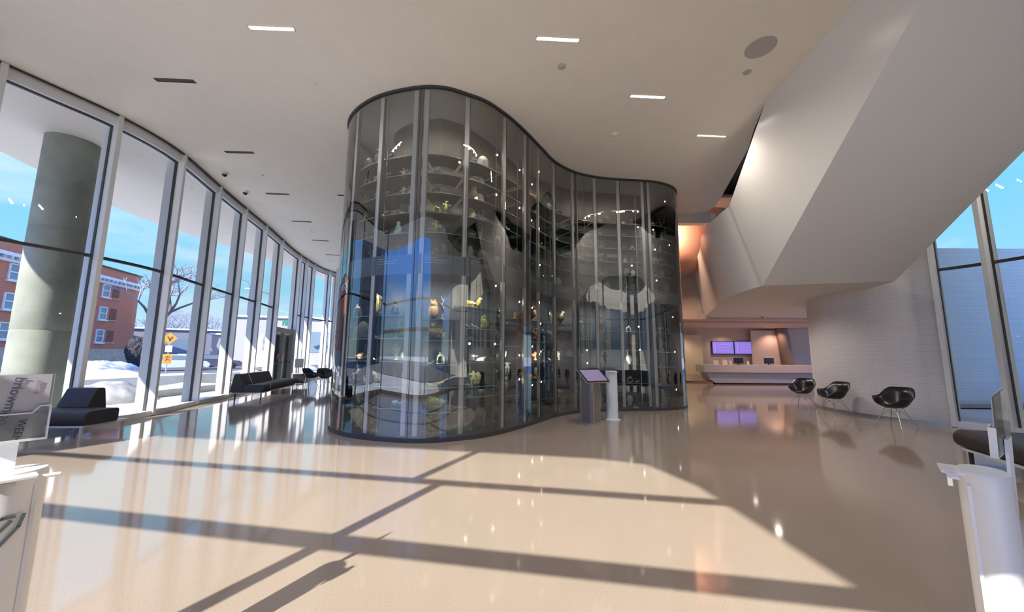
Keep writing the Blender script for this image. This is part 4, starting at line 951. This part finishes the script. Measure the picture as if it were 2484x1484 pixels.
# brick building
Bv = V((-53.9, 52.7)); A = V((-45.5, 21.0)); dv = (Bv-A).normalized(); LB = (Bv-A).length; ab = math.atan2(dv.y, dv.x)
bld = thing('brick_building', 'three storey red brick building with white cornice across the street', 'building', (A.x, A.y, -.16), ab)
nb = MB(); LBn = LB
nb.band([(0, 0), (LB, 0)], 2.0, 12.4); nb.band([(0, 20), (0, 0)], 2.0, 12.4); nb.band([(LB, 0), (LB, 20)], 2.0, 12.4); nb.band([(LB, 20), (0, 20)], 2.0, 12.4)
nb.uv[len(nb.v)] = (0, 0); nb.poly([(0, 0, 12.4), (LB, 0, 12.4), (LB, 20, 12.4), (0, 20, 12.4)])
nb.build('wall', M_RBRICK, bld)
M_STN = mat('tan_stone', (.50, .38, .27), .85, noise_amt=.15, noise_scale=1.5)
MB().box((LB/2, 10, 1.0), (LB+.2, 20.2, 2.0)).build('stone_base', M_STN, bld)
cn = MB().box((LB/2, 10, 11.0), (LB+1.2, 21.2, .35)).box((LB/2, 10, 10.55), (LB+.6, 20.6, .5))
cn.build('cornice', mat('white_cornice', (.74, .70, .70), .7), bld)
dn = MB()
for k in range(int(LB/.7)): dn.box((.35+.7*k, -.42, 10.7), (.3, .4, .25))
dn.build('dentil_row', M_DSNOW, bld)
MB().box((LB/2, 10, 12.45), (LB+.3, 20.3, .18)).build('parapet_cap', M_DARK, bld)
M_WINB = mat('street_window_pane', (.20, .26, .32), .15, spec=.8); M_WFR = mat('window_white', (.75, .73, .72), .6)
def tpos(px, py=740):
    q = ray(px, py); k = q.x/q.y
    return (k*A.y - A.x)/(dv.x - k*dv.y)
M_REC = mat('bricked_recess', (.22, .085, .06), .9)
for px in (251, 277, 20, 70, 120, 170):
    blind = px == 277; tt_ = tpos(px)
    for zc in (3.6, 6.5, 9.4):
        if blind:
            MB().box((tt_, .02, zc), (1.1, .10, 1.5)).build('bricked_window', M_REC, bld)
            MB().box((tt_, -.06, zc-.82), (1.35, .2, .14)).build('window_sill', M_STN, bld)
        else:
            w = MB()
            for x in (-.55, .55): w.box((tt_+x, -.05, zc), (.12, .14, 1.6))
            for z in (-.78, .0, .78): w.box((tt_, -.05, zc+z), (1.2, .14, .12))
            w = w.build('window', M_WFR, bld)
            MB().box((tt_, -.01, zc), (1.0, .04, 1.5)).build('pane', M_WINB, w)
            MB().box((tt_, -.12, zc-.9), (1.5, .3, .16)).build('window_sill', M_WFR, bld)
# other town blocks, plain
def block(name, label, c, d, rz, m, rows, cols, snow=True, cat='building', roofm=None):
    t = thing(name, label, cat, (c[0], c[1], -.16), rz)
    MB().box((0, 0, d[2]/2), d).build('wall', m, t)
    MB().box((0, 0, d[2]+.12), (d[0]+.6, d[1]+.6, .25)).build('roof_edge', M_SNOW if snow else M_DARK, t)
    for r_ in range(rows):
        for k in range(cols):
            z = d[2]*(r_+.5)/rows; x = -d[0]/2 + d[0]*(k+.5)/cols
            MB().box((x, -d[1]/2-.01, z), (d[0]/cols*.45, .08, d[2]/rows*.45)).build('window', M_WINB, t)
    return t
M_LOW = mat('low_building_grey', (.26, .25, .29), .8); M_TWR = mat('grey_brown_block', (.26, .21, .20), .8); M_PALE = mat('pale_render', (.42, .41, .43), .8)
p = at_d(470, 800, 92); block('low_building', 'long low grey building with snowy roof edge across the street', (p.x+3, p.y+4), (44, 16, 5.4), R(38), M_LOW, 1, 7)
p = at_d(585, 830, 72); block('low_building', 'small pale shop building beside the entrance doors view', (p.x+1, p.y+4), (13, 10, 4.2), R(34), mat('shop_wall', (.42, .38, .38), .8), 1, 4)
p = at_d(760, 800, 62); block('low_building', 'pale windowless block seen past the entrance doors', (p.x-1, p.y), (16, 10, 6.2), R(20), M_PALE, 1, 1)
block('office_block', 'dark grey brown office block on the far side of the road behind the entrance', (-62, -15), (30, 16, 21), R(104), M_TWR, 6, 9)
block('office_block', 'tall grey office block behind the entrance, seen mirrored in the vault', (10, -52), (22, 14, 24), R(180), mat('grey_block', (.30, .29, .28), .8), 8, 8)
block('office_block', 'brown brick block opposite the side windows', (42, -30), (24, 16, 12), R(210), M_TWR, 4, 8)
block('neighbouring_wing', 'pale wing of the building seen through the side windows', (17.5, -1), (22, 5, 30), R(-90), mat('blue_grey_cladding', (.86, .80, .66), .6), 4, 7, snow=False)
# cars
def car(label, c, rz, m):
    t = thing('car', label, 'car', (c[0], c[1], -.16), rz, 'cars parked across the street')
    prof = [(-2.2, .3), (2.15, .3), (2.25, .62), (2.0, .82), (1.1, .95), (.45, 1.42), (-.9, 1.46), (-1.75, 1.02), (-2.2, .95)]
    MB().extr(prof, Matrix.Translation((0, -.85, 0)) @ Matrix.Diagonal((1, 1.7, 1, 1))).build('body', m, t, bevel=.05)
    MB().extr([(.95, .98), (.42, 1.34), (-.85, 1.38), (-1.5, 1.03)], Matrix.Translation((0, -.87, 0)) @ Matrix.Diagonal((1, 1.74, 1, 1))).build('side_windows', M_WINB, t)
    for x in (-1.35, 1.4):
        for y in (-.8, .8): MB().tube([(x, y-.1, .33), (x, y+.1, .33)], .33, 18).build('wheel', M_BLACK, t)
p = at_d(432, 862, 44); car('white car parked beyond the orange road sign', p, R(42), mat('car_white', (.62, .66, .72), .3))
p = at_d(520, 862, 47); car('dark purple car parked in front of the low building', p, R(42), mat('car_dark', (.10, .08, .13), .3))
p = at_d(468, 852, 52); car('pale van-like car with snow on its roof', p, R(60), M_WPAINT)
# road sign
p = at_d(412, 822, 40)
t = thing('road_sign', 'orange diamond warning sign with white plate and lower orange sign on one post', 'road sign', (p.x, p.y, -.16), math.atan2(p.y, p.x)-pi/2)
M_OR = mat('sign_orange', (.85, .36, .05), .5)
MB().tube([(0, 0, 0), (0, 0, 3.2)], .04, 8).build('post', M_STEEL, t)
d45 = Matrix.Translation((0, -.05, 2.72)) @ Matrix.Rotation(R(45), 4, 'Y')
MB().box(None, (.66, .02, .66), mtx=d45).build('warning_diamond', M_OR, t)
sy_ = MB(); sy_.tube([(-.14, -.065, 2.86), (0, -.065, 2.62), (.14, -.065, 2.86)], .03, 6); sy_.tube([(0, -.065, 2.52), (0, -.065, 2.66)], .03, 6); sy_.build('symbol', M_BLACK, t)
MB().box((0, -.05, 1.9), (.42, .02, .52)).build('white_plate', M_WFR, t)
lo_ = MB().box((0, -.05, 1.12), (.52, .02, .75)).build('lower_sign', M_OR, t)
MB().tube([(-.12, -.065, 1.2), (0, -.065, 1.32), (.12, -.065, 1.2)], .02, 6).tube([(-.12, -.065, 1.0), (0, -.065, 1.12), (.12, -.065, 1.0)], .02, 6).build('symbol', M_BLACK, t)
# street lamp
for (px, py, d, zt, lab) in ((652, 716, 52, 8.6, 'grey street lamp on a tall pole with a short arm'), (597, 690, 75, 13.4, 'farther street lamp arm showing above the roofs')):
    p = at_d(px, 780, d)
    t = thing('street_lamp', lab, 'street lamp', (p.x, p.y, -.16), math.atan2(p.y, p.x)-pi/2)
    MB().tube([(0, 0, 0), (0, 0, zt-.6), (-.3, 0, zt), (-1.7, 0, zt+.35)], [.14, .11, .09, .06], 8).build('pole', mat('lamp_pole_grey', (.22, .24, .27), .5), t)
    MB().box((-2.1, 0, zt+.36), (1.0, .34, .14)).build('lamp_head', M_DFR, t, bevel=.03)
p = at_d(690, 795, 50)
t = thing('street_name_sign', 'green street name sign above the entrance doors view', 'street sign', (p.x, p.y, -.16), math.atan2(p.y, p.x)-pi/2)
MB().tube([(0, 0, 0), (0, 0, 5.1)], .06, 8).build('post', M_STEEL, t); MB().box((.3, 0, 5.0), (1.1, .05, .55)).build('sign_plate', mat('street_green', (.02, .25, .15), .5), t)
# trees
M_BARK = mat('bare_bark', (.16, .13, .13), .9); M_TWIG = mat('frosted_twigs', (.34, .33, .38), .9)
def tree(label, c, h, seed, depth=5, spread=.55, lean=0, r0=None):
    rr = random.Random(seed); t = thing('bare_tree', label, 'tree', (c[0], c[1], -.16), 0, 'leafless winter trees across the street')
    big = MB(); sml = MB()
    def grow(p, d, L, r_, lv):
        e_ = p + d*L; mid = p + d*L*.5 + V((rr.uniform(-1, 1), rr.uniform(-1, 1), 0))*L*.07
        (big if lv > 2 else sml).tube([p, mid, e_], [r_, r_*.85, r_*.68], 6 if lv > 2 else 4)
        if lv == 0: return
        for _ in range(3 if lv > 1 else 3):
            a = V((rr.gauss(0, 1), rr.gauss(0, 1), rr.gauss(0, .55))).normalized()
            grow(e_, (d + a*spread*1.3 + V((0, 0, .12))).normalized(), L*rr.uniform(.62, .82), r_*.62, lv-1)
    grow(V((0, 0, 0)), V((lean, 0, 1)).normalized(), h*.30, r0 or h*.028, depth)
    big.build('trunk', M_BARK, t, smooth=True, normals=False); sml.build('twigs', M_TWIG, t, normals=False)
p = at_d(374, 800, 66); tree('bare thick-limbed tree beside the brick building', p, 14.5, 4, 5, .6, r0=.42)
for k, (px, d, h) in enumerate(((404, 118, 13), (432, 140, 15), (458, 122, 12.5), (520, 110, 11.5), (548, 130, 11.5), (372, 112, 11), (604, 118, 11))):
    p = at_d(px, 800, d); tree('bare %s tree rising behind the low building, %s' % (['broad', 'tall', 'round', 'small', 'thin', 'shaded', 'last'][k], ['beside the sign', 'above the white car', 'between two mullions', 'above the dark car', 'above the shop', 'next to the brick building', 'near the street lamp'][k]), p, h, 20+k, 5, .62, r0=.3)
# round dark evergreen
p = at_d(337, 850, 56)
b = bmesh.new(); bmesh.ops.create_icosphere(b, subdivisions=5, radius=1)
for v in b.verts: v.co *= 1 + .16*noise.noise(v.co*3.5) + .12*noise.noise(v.co*11); v.co.x *= 1.0; v.co.y *= 1.0; v.co.z *= 1.5
me = bpy.data.meshes.new('round_shrub'); b.to_mesh(me); b.free(); me.materials.append(mat('dark_evergreen', (.055, .05, .05), .95, noise_amt=.4, noise_scale=6, bump=1, bump_scale=12))
o = bpy.data.objects.new('round_shrub', me); COL.objects.link(o); o.location = (p.x, p.y, 1.5); tag(o, 'dark rounded shrub at the corner of the brick building', 'shrub')
# pale stone sculpture beside the doors
p = at_d(636, 862, 26)
t = thing('garden_sculpture', 'pale stone sculpture standing outside beside the entrance doors', 'sculpture', (p.x, p.y, -.16), math.atan2(-p.y, -p.x)+.9)
me = S['kneeling mother and child'].copy(); me.materials.clear(); me.materials.append(M_PALE); o = bpy.data.objects.new('figure', me); COL.objects.link(o); o.parent = t; o.scale = (6.5, 6.5, 7.5); o.location = (0, 0, .6)
MB().box((0, 0, .3), (1.6, 1.6, .6)).build('plinth', M_CW, t)
# notices near the doors
(qx, qy), s_ = hit(WALL_L, 632, 868)
P_, T_ = along(WALL_L, s_); N_ = V((T_.y, -T_.x))
def notice(px, py, w, h, m, nm, lab, cat, inn=.14):
    (qx, qy), s_ = hit(WALL_L, px, py); P_, T_ = along(WALL_L, s_); N_ = V((T_.y, -T_.x)); P2 = P_ + N_*inn
    d = math.hypot(P2.x, P2.y); q = ray(px, py); z = EYE + q.z*d/math.hypot(q.x, q.y)
    return tag(MB().box((0, 0, 0), (w, .012, h)).build(nm, m), lab, cat), (P2.x, P2.y, z), math.atan2(T_.y, T_.x)
o, l_, a_ = notice(631, 874, .42, .52, M_WFR, 'paper_notice', 'white paper notice fixed beside the entrance doors', 'notice'); o.location = l_; o.rotation_euler.z = a_ + .9
o, l_, a_ = notice(661, 864, .20, .22, mat('red_plate', (.35, .02, .04), .5), 'red_plate_sign', 'small dark red square plate next to the door frame', 'sign', .24); o.location = l_; o.rotation_euler.z = a_ + .9
p = on_z(640, 946); p = V((-10.2, 17.9, 0))
t = thing('leaflet_stand', 'pale leaflet stand between the long bench and the entrance doors', 'leaflet stand', p, ba)
MB().box((0, 0, .02), (.4, .4, .04)).build('base', M_ALU, t); MB().box((0, 0, .55), (.05, .05, 1.05)).build('post', M_ALU, t); MB().box((0, -.02, 1.0), (.12, .34, .42)).build('holder', M_WFR, t)
